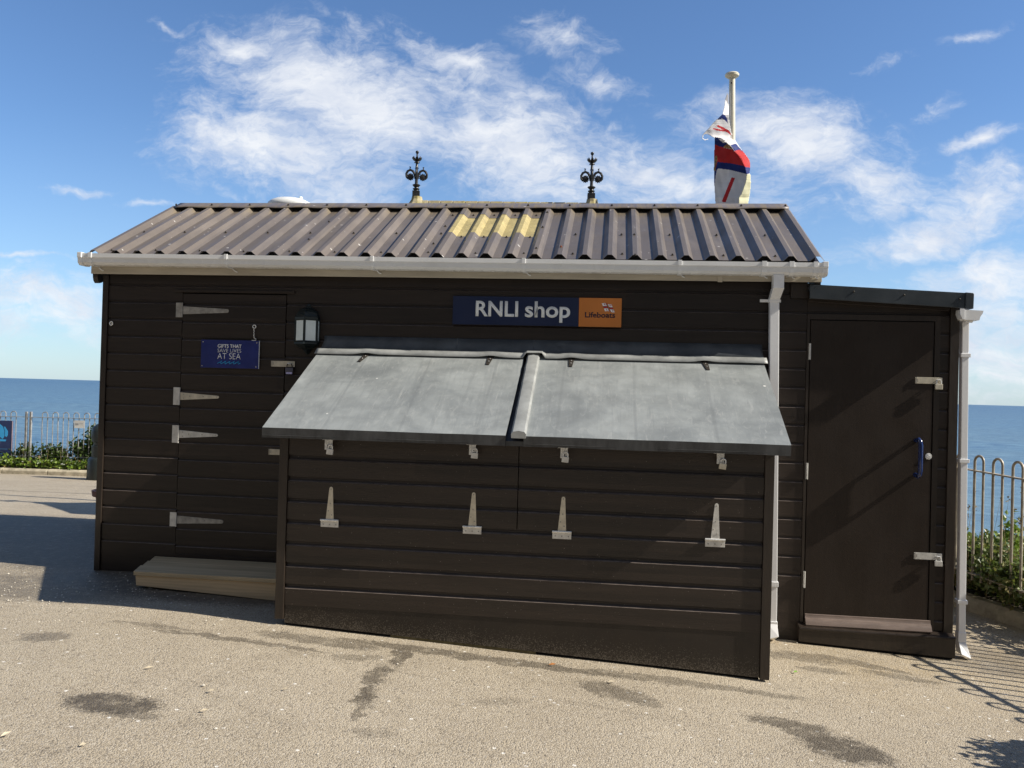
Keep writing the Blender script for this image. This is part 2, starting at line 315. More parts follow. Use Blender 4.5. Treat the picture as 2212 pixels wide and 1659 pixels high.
# ------------------------------------------------------------------ mesh helpers
class MB:
    """collects faces; build() links them as one mesh object"""
    def __init__(s): s.v = []; s.f = []; s.m = []
    def add(s, vs, fs, mi=0):
        o = len(s.v); s.v += [tuple(v) for v in vs]
        s.f += [tuple(i+o for i in f) for f in fs]; s.m += [mi]*len(fs); return s
    def box(s, x0, x1, y0, y1, z0, z1, mi=0):
        vs = [(x, y, z) for x in (x0, x1) for y in (y0, y1) for z in (z0, z1)]
        return s.add(vs, [(0,1,3,2), (4,6,7,5), (0,4,5,1), (2,3,7,6), (0,2,6,4), (1,5,7,3)], mi)
    def prism(s, pts, axis, a, b, mi=0):
        """closed outline pts (two coords) pushed along axis from a to b"""
        def P(p, t):
            return {'x': (t, p[0], p[1]), 'y': (p[0], t, p[1]), 'z': (p[0], p[1], t)}[axis]
        n = len(pts); vs = [P(p, a) for p in pts]+[P(p, b) for p in pts]
        fs = [(i, (i+1) % n, n+(i+1) % n, n+i) for i in range(n)]+[tuple(range(n))[::-1], tuple(range(n, 2*n))]
        return s.add(vs, fs, mi)
    def tube(s, pts, r, n=8, caps=True, mi=0):
        pts = [Vector(p) for p in pts]; rs = r if isinstance(r, (list, tuple)) else [r]*len(pts)
        ref = None; vs = []
        for i, p in enumerate(pts):
            d = (pts[min(i+1, len(pts)-1)]-pts[max(i-1, 0)]).normalized()
            if ref is None: ref = Vector((0, 0, 1)) if abs(d.z) < 0.9 else Vector((1, 0, 0))
            a = d.cross(ref).normalized(); ref2 = a.cross(d).normalized(); ref = ref2
            for k in range(n):
                t = 2*math.pi*k/n
                vs.append(p+(a*math.cos(t)+ref2*math.sin(t))*rs[i])
        fs = [(i*n+k, i*n+(k+1) % n, (i+1)*n+(k+1) % n, (i+1)*n+k) for i in range(len(pts)-1) for k in range(n)]
        if caps: fs += [tuple(range(n))[::-1], tuple((len(pts)-1)*n+k for k in range(n))]
        return s.add(vs, fs, mi)
    def lathe(s, prof, c=(0, 0, 0), n=16, mi=0, sx=1, sy=1):
        vs = [(c[0]+r*sx*math.cos(2*math.pi*k/n), c[1]+r*sy*math.sin(2*math.pi*k/n), c[2]+z) for r, z in prof for k in range(n)]
        fs = [(i*n+k, i*n+(k+1) % n, (i+1)*n+(k+1) % n, (i+1)*n+k) for i in range(len(prof)-1) for k in range(n)]
        fs += [tuple(range(n))[::-1], tuple((len(prof)-1)*n+k for k in range(n))]
        return s.add(vs, fs, mi)
    def build(s, name, m, parent=None, smooth=False, bevel=0.0, at=None):
        me = bpy.data.meshes.new(name)
        off = Vector((0, 0, 0))
        if at is not None: off = Vector(at)
        elif parent is not None: off = world_loc(parent)
        me.from_pydata([tuple(Vector(v)-off) for v in s.v], [], s.f)
        for mm in (m if isinstance(m, (list, tuple)) else [m]): me.materials.append(mm)
        for p, mi in zip(me.polygons, s.m): p.material_index = mi
        bm = bmesh.new(); bm.from_mesh(me); bmesh.ops.recalc_face_normals(bm, faces=bm.faces)
        if bevel:
            es = [e for e in bm.edges if len(e.link_faces) == 2 and e.calc_face_angle() > 0.6]
            bmesh.ops.bevel(bm, geom=es, offset=bevel, segments=2, affect='EDGES', profile=0.6, clamp_overlap=True)
        bm.to_mesh(me); bm.free()
        if smooth:
            for p in me.polygons: p.use_smooth = True
            me.set_sharp_from_angle(angle=R(38))
        o = bpy.data.objects.new(name, me); col.objects.link(o)
        if parent is not None: o.parent = parent
        if at is not None: o.location = off
        return o
def world_loc(o):
    v = Vector((0, 0, 0))
    while o is not None: v += o.location; o = o.parent
    return v
def tag(o, label=None, cat=None, group=None, kind=None):
    for k, v in (('label', label), ('category', cat), ('group', group), ('kind', kind)):
        if v: o[k] = v
    return o
def thing(name, loc, label, cat, group=None):
    o = bpy.data.objects.new(name, None); col.objects.link(o); o.location = loc; o.empty_display_size = 0.1
    return tag(o, label, cat, group)
def copy_tree(o, parent=None):
    c = o.copy(); col.objects.link(c); c.parent = parent
    for ch in [x for x in list(col.objects) if x.parent is o]: copy_tree(ch, c)
    return c
def lettering(txt, x0, x1, z0, z1, y, m, parent, name='lettering', bold=0.0, shear=0.0, depth=0.0015):
    """text fitted into a box in the plane y, facing -y; box = ink extents"""
    cu = bpy.data.curves.new('t', 'FONT'); cu.body = txt; cu.offset = bold; cu.extrude = 0.0; cu.shear = shear
    cu.resolution_u = 4
    to = bpy.data.objects.new('t', cu); col.objects.link(to)
    dg = bpy.context.evaluated_depsgraph_get()
    me = bpy.data.meshes.new_from_object(to.evaluated_get(dg))
    bpy.data.objects.remove(to); bpy.data.curves.remove(cu)
    xs = [v.co.x for v in me.vertices]; ys = [v.co.y for v in me.vertices]
    a, b, c, d = min(xs), max(xs), min(ys), max(ys)
    off = world_loc(parent)
    for v in me.vertices:
        v.co = Vector((x0+(v.co.x-a)/(b-a)*(x1-x0), y, z0+(v.co.y-c)/(d-c)*(z1-z0)))-off
    bm = bmesh.new(); bm.from_mesh(me)
    bmesh.ops.recalc_face_normals(bm, faces=bm.faces)
    for f in bm.faces:
        if f.normal.y > 0: f.normal_flip()
    ret = bmesh.ops.extrude_face_region(bm, geom=bm.faces[:])
    bmesh.ops.translate(bm, vec=(0, -depth, 0), verts=[e for e in ret['geom'] if isinstance(e, bmesh.types.BMVert)])
    bmesh.ops.recalc_face_normals(bm, faces=bm.faces)
    bm.to_mesh(me); bm.free()
    me.materials.clear(); me.materials.append(m)
    o = bpy.data.objects.new(name, me); col.objects.link(o); o.parent = parent
    return o

# ------------------------------------------------------------------ ground, kerbs, sea
def sp(x, k=6.0): return math.log1p(math.exp(min(40, k*x)))/k
def gz(x, y):
    x_ = min(x, 9.5)
    z = -0.052*(sp(x_-1.0, 4))
    z -= 0.064*sp(min(y, 13)-1.6, 3)
    return z
def lin(a, b, n): return [a+(b-a)*i/n for i in range(n+1)]
# paved forecourt: follows the edge along the left kerb and the right kerb
def edge_right(y):        # x of the inner face of the right kerb line
    return 7.42-(y-1.75)*0.36 if y > -0.2 else 8.12-(y+0.2)*0.30
def edge_far(x):          # y of the inner face of the far kerb line
    return 10.96+(x+9.43)*0.139
GX = lin(-16, -2, 28)+lin(-1.75, 7.5, 75)[0:]+lin(7.75, 11, 13)
GY = lin(-12, -4, 12)+lin(-3.8, 3, 60)+lin(3.25, 16, 51)
g = MB(); idx = {}
for j, y in enumerate(GY):
    for i, x in enumerate(GX):
        idx[i, j] = len(g.v); g.v.append((x, y, gz(x, y)+0.006*(mnoise.noise(Vector((x*1.3, y*1.3, 0))))))
for j in range(len(GY)-1):
    for i in range(len(GX)-1):
        g.f.append((idx[i, j], idx[i+1, j], idx[i+1, j+1], idx[i, j+1])); g.m.append(0)
def ground_mat():
    m = bpy.data.materials.new('tan_tarmac'); m.use_nodes = True
    t = NT(m.node_tree); p = t.n['Principled BSDF']
    co = t.new('ShaderNodeTexCoord').outputs['Object']
    big = t.noise(co, 0.55, 6, 0.6).outputs[0]; mid = t.noise(co, 3.2, 6, 0.65).outputs[0]
    c = t.mix(t.rng(big, 0.3, 0.7), (0.35, 0.295, 0.215), (0.455, 0.392, 0.295))
    c = t.mix(t.rng(mid, 0.48, 0.78, 0, 0.35), c, (0.29, 0.24, 0.175))
    sxz = t.new('ShaderNodeSeparateXYZ'); t.put(sxz.inputs[0], co)
    # warmer, sandier wash along the foot of the hut at the right
    wash = t.math('MULTIPLY', t.rng(sxz.outputs[0], 4.8, 5.8), t.rng(sxz.outputs[1], -1.6, -0.3))
    c = t.mix(t.math('MULTIPLY', wash, t.rng(mid, 0.4, 0.6, 0.2, 0.6)), c, (0.40, 0.31, 0.18))
    # aggregate
    v = t.new('ShaderNodeTexVoronoi'); t.put(v.inputs['Vector'], co); v.inputs['Scale'].default_value = 135
    hs = t.new('ShaderNodeSeparateColor'); t.put(hs.inputs[0], v.outputs['Color'])
    r = hs.outputs[0]
    c = t.mix(t.rng(r, 0.66, 0.72, 0, 0.45), c, (0.15, 0.122, 0.095))
    c = t.mix(t.rng(hs.outputs[1], 0.76, 0.80, 0, 0.45), c, (0.56, 0.51, 0.43))
    v2 = t.new('ShaderNodeTexVoronoi'); t.put(v2.inputs['Vector'], co); v2.inputs['Scale'].default_value = 42
    h2 = t.new('ShaderNodeSeparateColor'); t.put(h2.inputs[0], v2.outputs['Color'])
    c = t.mix(t.math('MULTIPLY', t.rng(h2.outputs[0], 0.988, 0.992), t.rng(v2.outputs['Distance'], .5, .3)), c, (0.75, 0.72, 0.66))
    c = t.mix(t.math('MULTIPLY', t.rng(h2.outputs[1], 0.90, 0.92), t.rng(v2.outputs['Distance'], .5, .3, 0, .5)), c, (0.10, 0.085, 0.07))
    # damp and oily patches, each with a place and outline of its own
    ST = [(1.70,-2.55,.20,.11,0,.95),(1.86,-2.66,.13,.035,8,.5),(.75,-1.71,.13,.08,10,.55),(2.86,-1.35,.05,.17,6,.75),(2.80,-1.72,.06,.14,-4,.7),(2.84,-2.02,.035,.13,4,.8),(2.87,-2.28,.025,.10,0,.6),(2.62,-1.48,.12,.05,20,.45),
          (4.17,-1.54,.22,.09,-22,.62),(4.30,-1.63,.14,.05,-15,.5),(5.10,-1.72,.19,.07,-12,.78),(5.32,-1.97,.20,.13,-22,.88),(5.18,-1.84,.14,.08,-30,.7),(2.30,-1.25,.34,.07,-4,.6),
          (1.85,-1.42,.50,.035,-3,.62),(1.2,-1.32,.25,.03,0,.45),(5.5,-.40,.26,.10,0,.55),(6.2,-.02,.42,.08,-3,.75),(5.85,-.40,.30,.05,-20,.6),(6.05,-.60,.22,.05,-10,.55),
          (5.55,-.66,.16,.05,0,.5),(3.4,-1.22,.9,.055,-3,.7),(4.6,-1.23,.6,.05,-2,.55),(6.9,.05,.35,.3,0,.5),(5.4,-2.3,.08,.04,0,.5),(3.0,-2.5,.10,.05,0,.35),(3.55,-1.9,.12,.05,20,.3),
          (.4,-.55,.5,.25,0,.35),(-.6,-.3,.7,.12,0,.3),(0.1,-0.9,.5,.12,5,.35),(-3,8.2,2.5,.06,2,.5),(-5,6.4,1.8,.08,2,.4)]
    DK_SHADE = [(-3.6,1.62,3.4,1.05,0,.80),(.95,-.25,1.15,.42,0,.85),(-.15,-.62,.75,.30,-4,.62),(-.2,.9,1.1,.9,0,.75)]   # darker tarmac, with the hut's and step's shade painted in
    wn = t.noise(co, 7.0, 5, 0.65).outputs['Color']
    wob = t.vmath('MULTIPLY', t.vmath('SUBTRACT', wn, (.5, .5, .5)), (.20, .15, 0))
    wn2 = t.noise(co, 26.0, 4, 0.7).outputs['Color']
    cw = t.vmath('ADD', t.vmath('ADD', co, wob), t.vmath('MULTIPLY', t.vmath('SUBTRACT', wn2, (.5, .5, .5)), (.13, .10, 0)))
    fine = t.noise(co, 60, 3, .7).outputs[0]
    acc = None
    for (x, y, rx, ry, an, w_) in ST+DK_SHADE:
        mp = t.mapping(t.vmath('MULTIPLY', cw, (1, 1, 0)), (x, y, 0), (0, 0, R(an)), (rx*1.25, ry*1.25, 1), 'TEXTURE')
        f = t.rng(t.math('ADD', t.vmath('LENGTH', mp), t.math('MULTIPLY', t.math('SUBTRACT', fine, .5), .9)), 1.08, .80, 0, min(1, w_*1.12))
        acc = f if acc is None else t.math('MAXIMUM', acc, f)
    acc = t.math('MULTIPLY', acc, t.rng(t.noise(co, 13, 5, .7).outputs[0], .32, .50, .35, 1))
    # broad faint weathering and old run marks
    ws = t.noise(t.mapping(co, rot=(0, 0, .5), sc=(1, 3.0, 1)), 1.3, 7, .65, .5).outputs[0]
    c = t.mix(t.rng(ws, .52, .70, 0, .40), c, t.mix(1.0, c, (0.66, 0.64, 0.62), 'MULTIPLY'))
    # old hairline crack
    cv = t.new('ShaderNodeTexVoronoi', feature='DISTANCE_TO_EDGE'); t.put(cv.inputs['Vector'], t.vmath('ADD', co, t.vmath('MULTIPLY', wob, (1.2, 1.2, 0)))); cv.inputs['Scale'].default_value = .30
    c = t.mix(t.rng(cv.outputs['Distance'], 0.0020, 0.0008, 0, .22), c, (0.09, 0.075, 0.06))
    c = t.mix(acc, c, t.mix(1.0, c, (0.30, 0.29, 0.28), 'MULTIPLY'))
    # fine crack joints
    cr = t.noise(co, 1.1, 2, .5).outputs[0]
    t.put(p.inputs['Base Color'], c)
    t.put(p.inputs['Roughness'], t.rng(acc, 0, 1, .88, .6))
    hgt = t.math('ADD', t.math('MULTIPLY', v.outputs['Distance'], -0.8), t.math('MULTIPLY', t.noise(co, 55, 4, .7).outputs[0], 1.0))
    t.put(p.inputs['Normal'], t.bump(hgt, 0.75, 0.008))
    return m
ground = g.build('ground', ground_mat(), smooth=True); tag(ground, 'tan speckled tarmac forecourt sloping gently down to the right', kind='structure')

# cliff edge ground beyond the kerbs
def cliff():
    b = MB()
    inner, bank, outer, low, deep = [], [], [], [], []
    path = [(-30, 8.1)]+[(x, edge_far(x)) for x in lin(-16, 3.6, 14)]
    path += [(edge_right(y), y) for y in (11.6, 9, 6.5, 4.5, 3, 2, 1.2, .5, -.2)]+[(edge_right(y), y) for y in (-1.5, -3, -5, -9)]
    P = []
    for i, p in enumerate(path):
        a = Vector(path[max(0, i-1)]); c = Vector(path[min(len(path)-1, i+1)]); d = (c-a).normalized()
        nrm = Vector((-d.y, d.x)); P.append((Vector(p), nrm if nrm.dot(Vector(p)-Vector((0, 3))) > 0 else -nrm))
    rings = []
    for off, dz in ((0.13, 0.09), (0.45, 0.17), (1.15, 0.20), (2.2, -0.5), (9, -9), (38, -41), (60, -46)):
        rings.append([(p.x+n.x*off, p.y+n.y*off, gz(p.x, p.y)+dz) for p, n in P])
    for r_ in rings: b.v += r_
    n = len(P)
    for k in range(len(rings)-1):
        for i in range(n-1):
            b.f.append((k*n+i, k*n+i+1, (k+1)*n+i+1, (k+1)*n+i)); b.m.append(0)
    o = b.build('terrain', m_soil); tag(o, 'dark earth bank and cliff slope beyond the kerbs', kind='structure')
cliff()

def kerb(pts, label, gap=None):
    """row of concrete kerb stones along a line; one thing per run with the stones as parts"""
    base = (pts[0][0], pts[0][1], gz(*pts[0]))
    t = thing('kerb', base, label, 'kerb')
    for a, b in zip(pts[:-1], pts[1:]):
        a2, b2 = Vector(a), Vector(b); L = (b2-a2).length; n = max(1, round(L/0.92)); d = (b2-a2)/L; w = Vector((-d.y, d.x))
        if w.dot(a2-Vector((0, 3))) < 0: w = -w
        for k in range(n):
            s0 = a2+d*(L*k/n+.006); s1 = a2+d*(L*(k+1)/n-.006); jit = random.uniform(-.008, .008)
            m = MB(); prof = [(0, -.12), (0.0, .085), (.035, .125), (.125, .13), (.125, -.12)]
            vs = []
            for s_ in (s0, s1):
                z = gz(s_.x, s_.y)+jit
                for (o_, h) in prof: q = s_+w*o_; vs.append((q.x, q.y, z+h))
            n_ = len(prof)
            m.add(vs, [(i, (i+1) % n_, n_+(i+1) % n_, n_+i) for i in range(n_)]+[tuple(range(n_)), tuple(range(n_, 2*n_))])
            m.build('kerb_stone', m_kerb, t, bevel=.008)
kerb([(x, edge_far(x)) for x in (-15.5, -12.4, -9.4, -6.4, -3.4, -.4, 2.6)], 'long pale concrete kerb at the foot of the railing left of the hut')
kerb([(edge_right(y), y) for y in (5.2, 3.9, 2.85, 1.95, 1.05, .15, -.2)]+[(edge_right(y), y) for y in (-1.2, -2.4, -3.6)], 'worn concrete kerb half hidden by plants right of the hut')

# unseen dark hillside added behind the camera to cut blue fill on the hut
def added_hill():
    b = MB(); xs, ys = lin(-70, 45, 46), lin(-11, -80, 24)
    for y in ys:
        for x in xs:
            f = (-11-y)/69
            b.v.append((x, y, gz(x, -9)-.02+15*(1-(1-min(1, f*2.6))**2)+2.0*mnoise.noise(Vector((x*.11, y*.11, 3)))*min(1, f*6)))
    n = len(xs)
    for j in range(len(ys)-1):
        for i in range(n-1): b.f.append((j*n+i, j*n+i+1, (j+1)*n+i+1, (j+1)*n+i)); b.m.append(0)
    o = b.build('fill_blocking_hill', mat('fill_blocking_slope', (0.046, 0.048, 0.042), 0.9, var=0.5, vscale=.5, bump=.6, bscale=3), smooth=True)
    tag(o, 'unseen dark hillside added behind the camera to cut sky fill', kind='structure')
added_hill()

# sea
def sea():
    b = MB(); N = 24
    ys = [14, 60, 200, 600, 2000, 8000, 30000, 90000]
    xs = [-90000, -20000, -4000, -600, 0, 600, 4000, 20000, 90000]
    b.v = [(x, y, -42) for y in ys for x in xs]
    for j in range(len(ys)-1):
        for i in range(len(xs)-1):
            b.f.append((j*len(xs)+i, j*len(xs)+i+1, (j+1)*len(xs)+i+1, (j+1)*len(xs)+i)); b.m.append(0)
    m = bpy.data.materials.new('sea_water'); m.use_nodes = True
    t = NT(m.node_tree); p = t.n['Principled BSDF']
    co = t.new('ShaderNodeTexCoord').outputs['Object']
    dist = t.vmath('LENGTH', co)
    near = t.rng(t.math('LOGARITHM', dist, 10.0), 2.4, 4.0, 0, 1)
    w1 = t.noise(t.mapping(co, rot=(0, 0, R(12)), sc=(0.045, 0.085, 1)), 1.0, 9, 0.7, .5).outputs[0]
    w2 = t.noise(t.mapping(co, rot=(0, 0, R(-6)), sc=(0.0012, 0.0060, 1)), 1.0, 6, 0.6, .6).outputs[0]
    base = t.mix(near, (0.13, 0.225, 0.30), (0.024, 0.075, 0.175))
    sx = t.new('ShaderNodeSeparateXYZ'); t.put(sx.inputs[0], co)
    base = t.mix(t.rng(w2, 0.40, 0.64, 0, .75), base, (0.060, 0.145, 0.26))
    base = t.mix(t.rng(w1, 0.44, 0.62, 0, .85), base, (0.17, 0.29, 0.38))
    t.put(p.inputs['Base Color'], base)
    p.inputs['Roughness'].default_value = 0.48; p.inputs['Specular IOR Level'].default_value = 0.35
    t.put(p.inputs['Normal'], t.bump(t.math('ADD', w1, t.math('MULTIPLY', w2, 6.0)), 0.9, 2.2))
    o = b.build('water', m); tag(o, 'open blue sea reaching the horizon behind the hut', kind='structure')
sea()

# ------------------------------------------------------------------ the brown shop hut
hut = thing('timber_hut', (0, 0, 0), 'long dark brown boarded shop hut with a profiled sheet roof', 'hut')
PITCH, ZREF = 0.1388, 1.374
def clad(b, x0, x1, z0, z1, y0, zref=ZREF, pitch=PITCH, cove=0.025, dep=0.011, mi=0):
    """shiplap boarding between z0 and z1, face at y0, cove cut in each board's top"""
    k0 = math.floor((z0-zref)/pitch); prof = []
    k = k0
    while zref+k*pitch < z1:
        a = zref+k*pitch
        for dz, dy in ((0.0, 0.0), (pitch-cove, 0.0), (pitch-cove+cove*.17, dep*.62), (pitch-cove+cove*.42, dep*.9), (pitch-.006, dep), (pitch-.0005, dep)):
            prof.append((a+dz, dy))
        k += 1
    def at(z):
        for (za, ya), (zb, yb) in zip(prof[:-1], prof[1:]):
            if za <= z <= zb: return ya+(yb-ya)*((z-za)/(zb-za) if zb > za else 0)
        return 0
    pts = [(z0, at(z0))]+[q for q in prof if z0 < q[0] < z1]+[(z1, at(z1))]
    n = len(pts)
    vs = [(x, y0+dy, z) for x in (x0, x1) for z, dy in pts]
    b.add(vs, [(i, n+i, n+i+1, i+1) for i in range(n-1)], mi)
    for i in range(n-1):      # pale ledge colour: dust with the sunlit strips painted in
        if pts[i][1] < 1e-4 and pts[i+1][1] > dep*.5: b.m[len(b.m)-(n-1)+i] = 1
    # returns so that the boards have real ends
    yb = y0+dep+.010
    vs = []
    for x in (x0, x1): vs += [(x, y0+dy, z) for z, dy in pts]+[(x, yb, z) for z, dy in pts]
    m_ = 2*n
    fs = [(e*m_+i, e*m_+i+1, e*m_+n+i+1, e*m_+n+i) for e in (0, 1) for i in range(n-1)]
    b.add(vs, fs, mi)
ZT = 2.53
b = MB()
DX0, DX1, DZ0, DZ1 = 0.640, 1.508, 0.118, 2.272
clad(b, 0.0, DX0-.004, 0.126, 2.45, 0)
clad(b, DX1+.006, 5.525, 0.126, 2.45, 0)
clad(b, DX0-.004, DX1+.006, DZ1+.006, 2.45, 0)
b.box(0.0, DX0-.004, 0.004, .03, -.10, .126); b.box(DX1+.006, 5.25, 0.004, .03, -.35, .126); b.box(5.25, 5.525, 0.002, .03, -.235, .126)
b.build('front_wall', [m_clad, m_ledge], hut)
b = MB(); b.box(-.03, 5.53, .034, .075, -.30, 2.50, 0)
b.build('wall_backing', m_black, hut)
for x, nm in ((-.03, 'left'), (5.50, 'right')):       # gable ends
    b = MB()
    b.prism([(.08, -.3), (2.34, -.3), (2.34, 2.44), (1.16, 3.10), (.08, 2.50)], 'x', x, x+.045)
    b.build('gable_wall', m_clad, hut)
b = MB(); b.box(-.03, 5.545, 2.34, 2.38, -.3, 2.45); b.build('rear_wall', m_clad, hut)
b = MB(); b.box(-.052, -.003, -.012, .045, .0, 2.41); b.box(-.045, -.002, -.005, .04, -.12, -.0)
b.build('corner_board', m_trim, hut, bevel=.003)
b = MB(); b.box(5.4, 5.545, -.018, 0.0, 2.30, 2.41); b.build('corner_block', m_trim, hut)
# door in the left half
b = MB(); clad(b, DX0+.002, DX1, DZ0, DZ1-.004, -.003, zref=ZREF-.014)
b.box(DX0+.002, DX1, .009, .032, DZ0, DZ1-.004)
door = b.build('door', [m_clad, m_ledge], hut)
b = MB(); b.box(DX0+.002, DX1-.002, -.012, -.003, DZ0-.045, DZ0+.05); b.build('weather_board', m_clad, door, bevel=.002)
b = MB(); b.box(.575, 1.58, -.016, -.0005, 2.280, 2.300); b.build('door_head_strip', m_clad, hut, bevel=.003)
# plinth strip under the door
b = MB(); b.box(DX0, DX1+.01, .008, .032, -.12, .072); b.build('plinth_board', m_clad, hut)

def tee_hinge(x, zc, zl, L, m_pl, m_st, parent, y=-.004, tipw=.030, rootw=.064, ph=.118, pw=.050):
    """tee hinge, plate at the left and tapering strap to the right"""
    b = MB(); b.box(x, x+pw, y-.004, y, zc-ph/2, zc+ph/2)
    h = b.build('hinge', m_pl, parent, bevel=.0015)
    b = MB(); b.tube([(x+pw+.004, y-.006, zc-ph/2), (x+pw+.004, y-.006, zc+ph/2)], .006, 10); b.build('knuckle', m_pl, h, smooth=True)
    x0 = x+pw+.010
    pts = [(x0, zl-rootw/2), (x0+L-.01, zl-tipw/2)]+[(x0+L-.01+.014*math.cos(t), zl+.0+tipw/2*math.sin(t)) for t in lin(-1.4, 1.4, 6)]+[(x0+L-.01, zl+tipw/2), (x0, zl+rootw/2)]
    b = MB(); b.prism(pts, 'y', y-.004, y); b.build('strap', m_st, h, bevel=.001)
    for fx, fz in ((.09, .25), (.09, -.27), (.25, .02), (.60, 0), (.95, 0)):
        b = MB(); b.lathe([(0.0045, 0), (.004, .002), (.001, .003)], (0, 0, 0), 8)
        b.v = [(x0+L*fx+p[0], y-.004-p[2], zl+rootw*fz+p[1]) for p in b.v]
        b.build('screw', m_steelold, h, smooth=True)
    return h
tee_hinge(.585, 2.136, 2.134, .385, m_steelold, m_steelold, door)
tee_hinge(.585, 1.439, 1.440, .325, m_steel, m_brass, door, rootw=.062, tipw=.022, ph=.142)
tee_hinge(.585, 1.133, 1.134, .325, m_steel, m_steel, door, rootw=.064, tipw=.022, ph=.142)
tee_hinge(.588, .445, .444, .390, m_steel, m_steelold, door, ph=.115)
def hasp_plate(x0, x1, z0, z1, y, m, parent, slot=True, name='hasp'):
    b = MB(); b.box(x0, x1, y-.004, y, z0, z1); h = b.build(name, m, parent, bevel=.0015)
    if slot:
        b = MB(); b.box(x0+.016, x0+.020, y-.0052, y-.0041, z0+.014, z1-.012); b.box(x0+.006, x0+.009, y-.007, y-.0041, z0, z1)
        b.build('hasp_pin', m_steelold, h)
    return h
hasp_plate(1.403, 1.599, 1.697, 1.743, -.010, m_brass, door)
hasp_plate(1.405, 1.600, .995, 1.041, -.010, m_brass, door)
def padlock(x, z, y, label, w=.05, h=.038, m_body=None, tilt=0.0, group=None, shr=.017, shm=None, m_low=None):
    """body hangs below the shackle; (x, z) is the centre of the body's top edge"""
    t = thing('padlock', (x, y, z), label, 'padlock', group)
    b = MB(); b.box(x-w/2, x+w/2, y-.014, y, z-h, z)
    bo = b.build('body', m_body or m_steel, t, bevel=.003)
    b = MB(); pts = [(x-shr, y-.007, z-.004)]+[(x-shr*math.cos(a), y-.007, z+.014+shr*math.sin(a)) for a in lin(0, math.pi, 8)]+[(x+shr, y-.007, z-.004)]
    b.tube(pts, .0042, 8); b.build('shackle', shm or m_chrome, t, smooth=True)
    if m_low:
        b = MB(); b.box(x-w/2+.006, x+w/2-.006, y-.0150, y-.001, z-h-.014, z-h+.001); b.build('key_cover', m_low, t, bevel=.001)
    t.rotation_euler = (0, tilt, 0)
    return t
m_lilac = mat('pale_lilac_cover', (0.50, 0.48, 0.78), 0.4); m_pewter = mat('pewter_body', (0.10, 0.10, 0.135), 0.4, metal=0.3)
b = MB(); b.tube([(1.550, -.014, 1.716), (1.550, -.034, 1.724), (1.572, -.034, 1.724), (1.572, -.014, 1.716)], .004, 8); b.build('staple', m_chrome, hut, smooth=True)
padlock(1.562, 1.690, -.022, 'grey padlock with a lilac cap on the left door beside the lantern', .062, .036, m_pewter, shm=m_screw, shr=.021, m_low=m_lilac)
# gate hook hanging on the door
hk = thing('gate_hook', (1.256, -.01, 2.012), 'twisted steel gate hook hanging above the small blue sign', 'hook')
b = MB(); b.tube([(1.256+.013*math.cos(a), -.016, 2.012+.013*math.sin(a)) for a in lin(0, 2*math.pi, 14)], .0035, 6); b.build('eye', m_chrome, hk, smooth=True)
b = MB(); pts = [(1.256, -.02, 2.000-.008*i) for i in range(10)]; pts = [(p[0]+.0035*math.sin(i*2.4), p[1]+.0035*math.cos(i*2.4), p[2]) for i, p in enumerate(pts)]
pts += [(1.262, -.02, 1.918), (1.274, -.02, 1.914), (1.275, -.02, 1.904), (1.262, -.02, 1.900), (1.240, -.02, 1.901)]
b.tube(pts, .0038, 6); b.build('shank', m_chrome, hk, smooth=True)
ey = thing('steel_eye', (.034, -.004, 2.016), 'small steel eye screwed to the wall by the left corner', 'screw eye')
b = MB(); b.tube([(.034+.013*math.cos(a), -.012, 2.016+.015*math.sin(a)) for a in lin(0, 2*math.pi, 12)], .004, 6)
b.build('ring', m_chrome, ey, smooth=True)
b = MB(); b.lathe([(.010, 0), (.009, .004), (.003, .006)], (0, 0, 0), 10); b.v = [(.034+p[0], -.001-p[2], 2.016+p[1]) for p in b.v]; b.build('back_plate', m_steel, ey)

# fascia, soffit and barge ends
b = MB(); b.box(-.118, 5.608, -.072, -.052, 2.413, 2.541); b.build('fascia_board', m_fascia, hut, bevel=.003)
b = MB(); b.box(3.93-.0, 3.965, -.078, -.0721, 2.404, 2.47)
b.v = [(v[0]+.93, v[1], v[2]) for v in b.v]; b.build('fascia_joint', m_fascia, hut, bevel=.002)
b = MB(); b.box(-.06, 5.56, -.0515, -.0005, 2.436, 2.449); b.build('soffit', m_clad, hut)
for x0, x1 in ((-.116, -.075), (5.566, 5.606)):
    pts = [(-.051, 2.413), (-.049, 2.388), (-.040, 2.360), (-.020, 2.342), (.01, 2.350), (.10, 2.40), (1.16, 3.02), (2.42, 2.40), (2.42, 2.50), (1.16, 3.17), (-.051, 2.54)]
    b = MB()
    n = len(pts); b.prism(pts, 'x', x0, x1)
    b.build('barge_board', m_trim, hut)
b = MB(); b.box(-.05, 5.56, -.050, -.01, 2.542, 2.60); b.build('eave_filler', m_black, hut)

# profiled sheet roof
PX, X0R = 0.18695, -0.052
YE, ZE, YR, ZR = -0.140, 2.556, 1.10, 3.187
SL = (ZR-ZE)/(YR-YE)
def roof_profile(x0, x1, n0, n1):
    pts = []
    for k in range(n0, n1+1):
        c = X0R+k*PX
        for dx, h in ((-.052, 0), (-.017, .036), (.017, .036), (.052, 0)):
            pts.append((c+dx, h))
    pts = [p for p in pts if x0 < p[0] < x1]
    return pts
nn_ = Vector((0, -SL, 1)).normalized()
def sheet(pts, ya, yb, lift=0.0, back=False):
    b = MB(); vs = []
    rows = lin(ya, yb, 6)
    for y in rows:
        for (x, h) in pts:
            z = ZE+SL*(y-YE)
            q = Vector((x, y, z))+nn_*(h+lift)
            if back: q.y = 2*1.16-q.y
            vs.append(q)
    n = len(pts)
    return b.add(vs, [(j*n+i, j*n+i+1, (j+1)*n+i+1, (j+1)*n+i) for j in range(len(rows)-1) for i in range(n-1)])
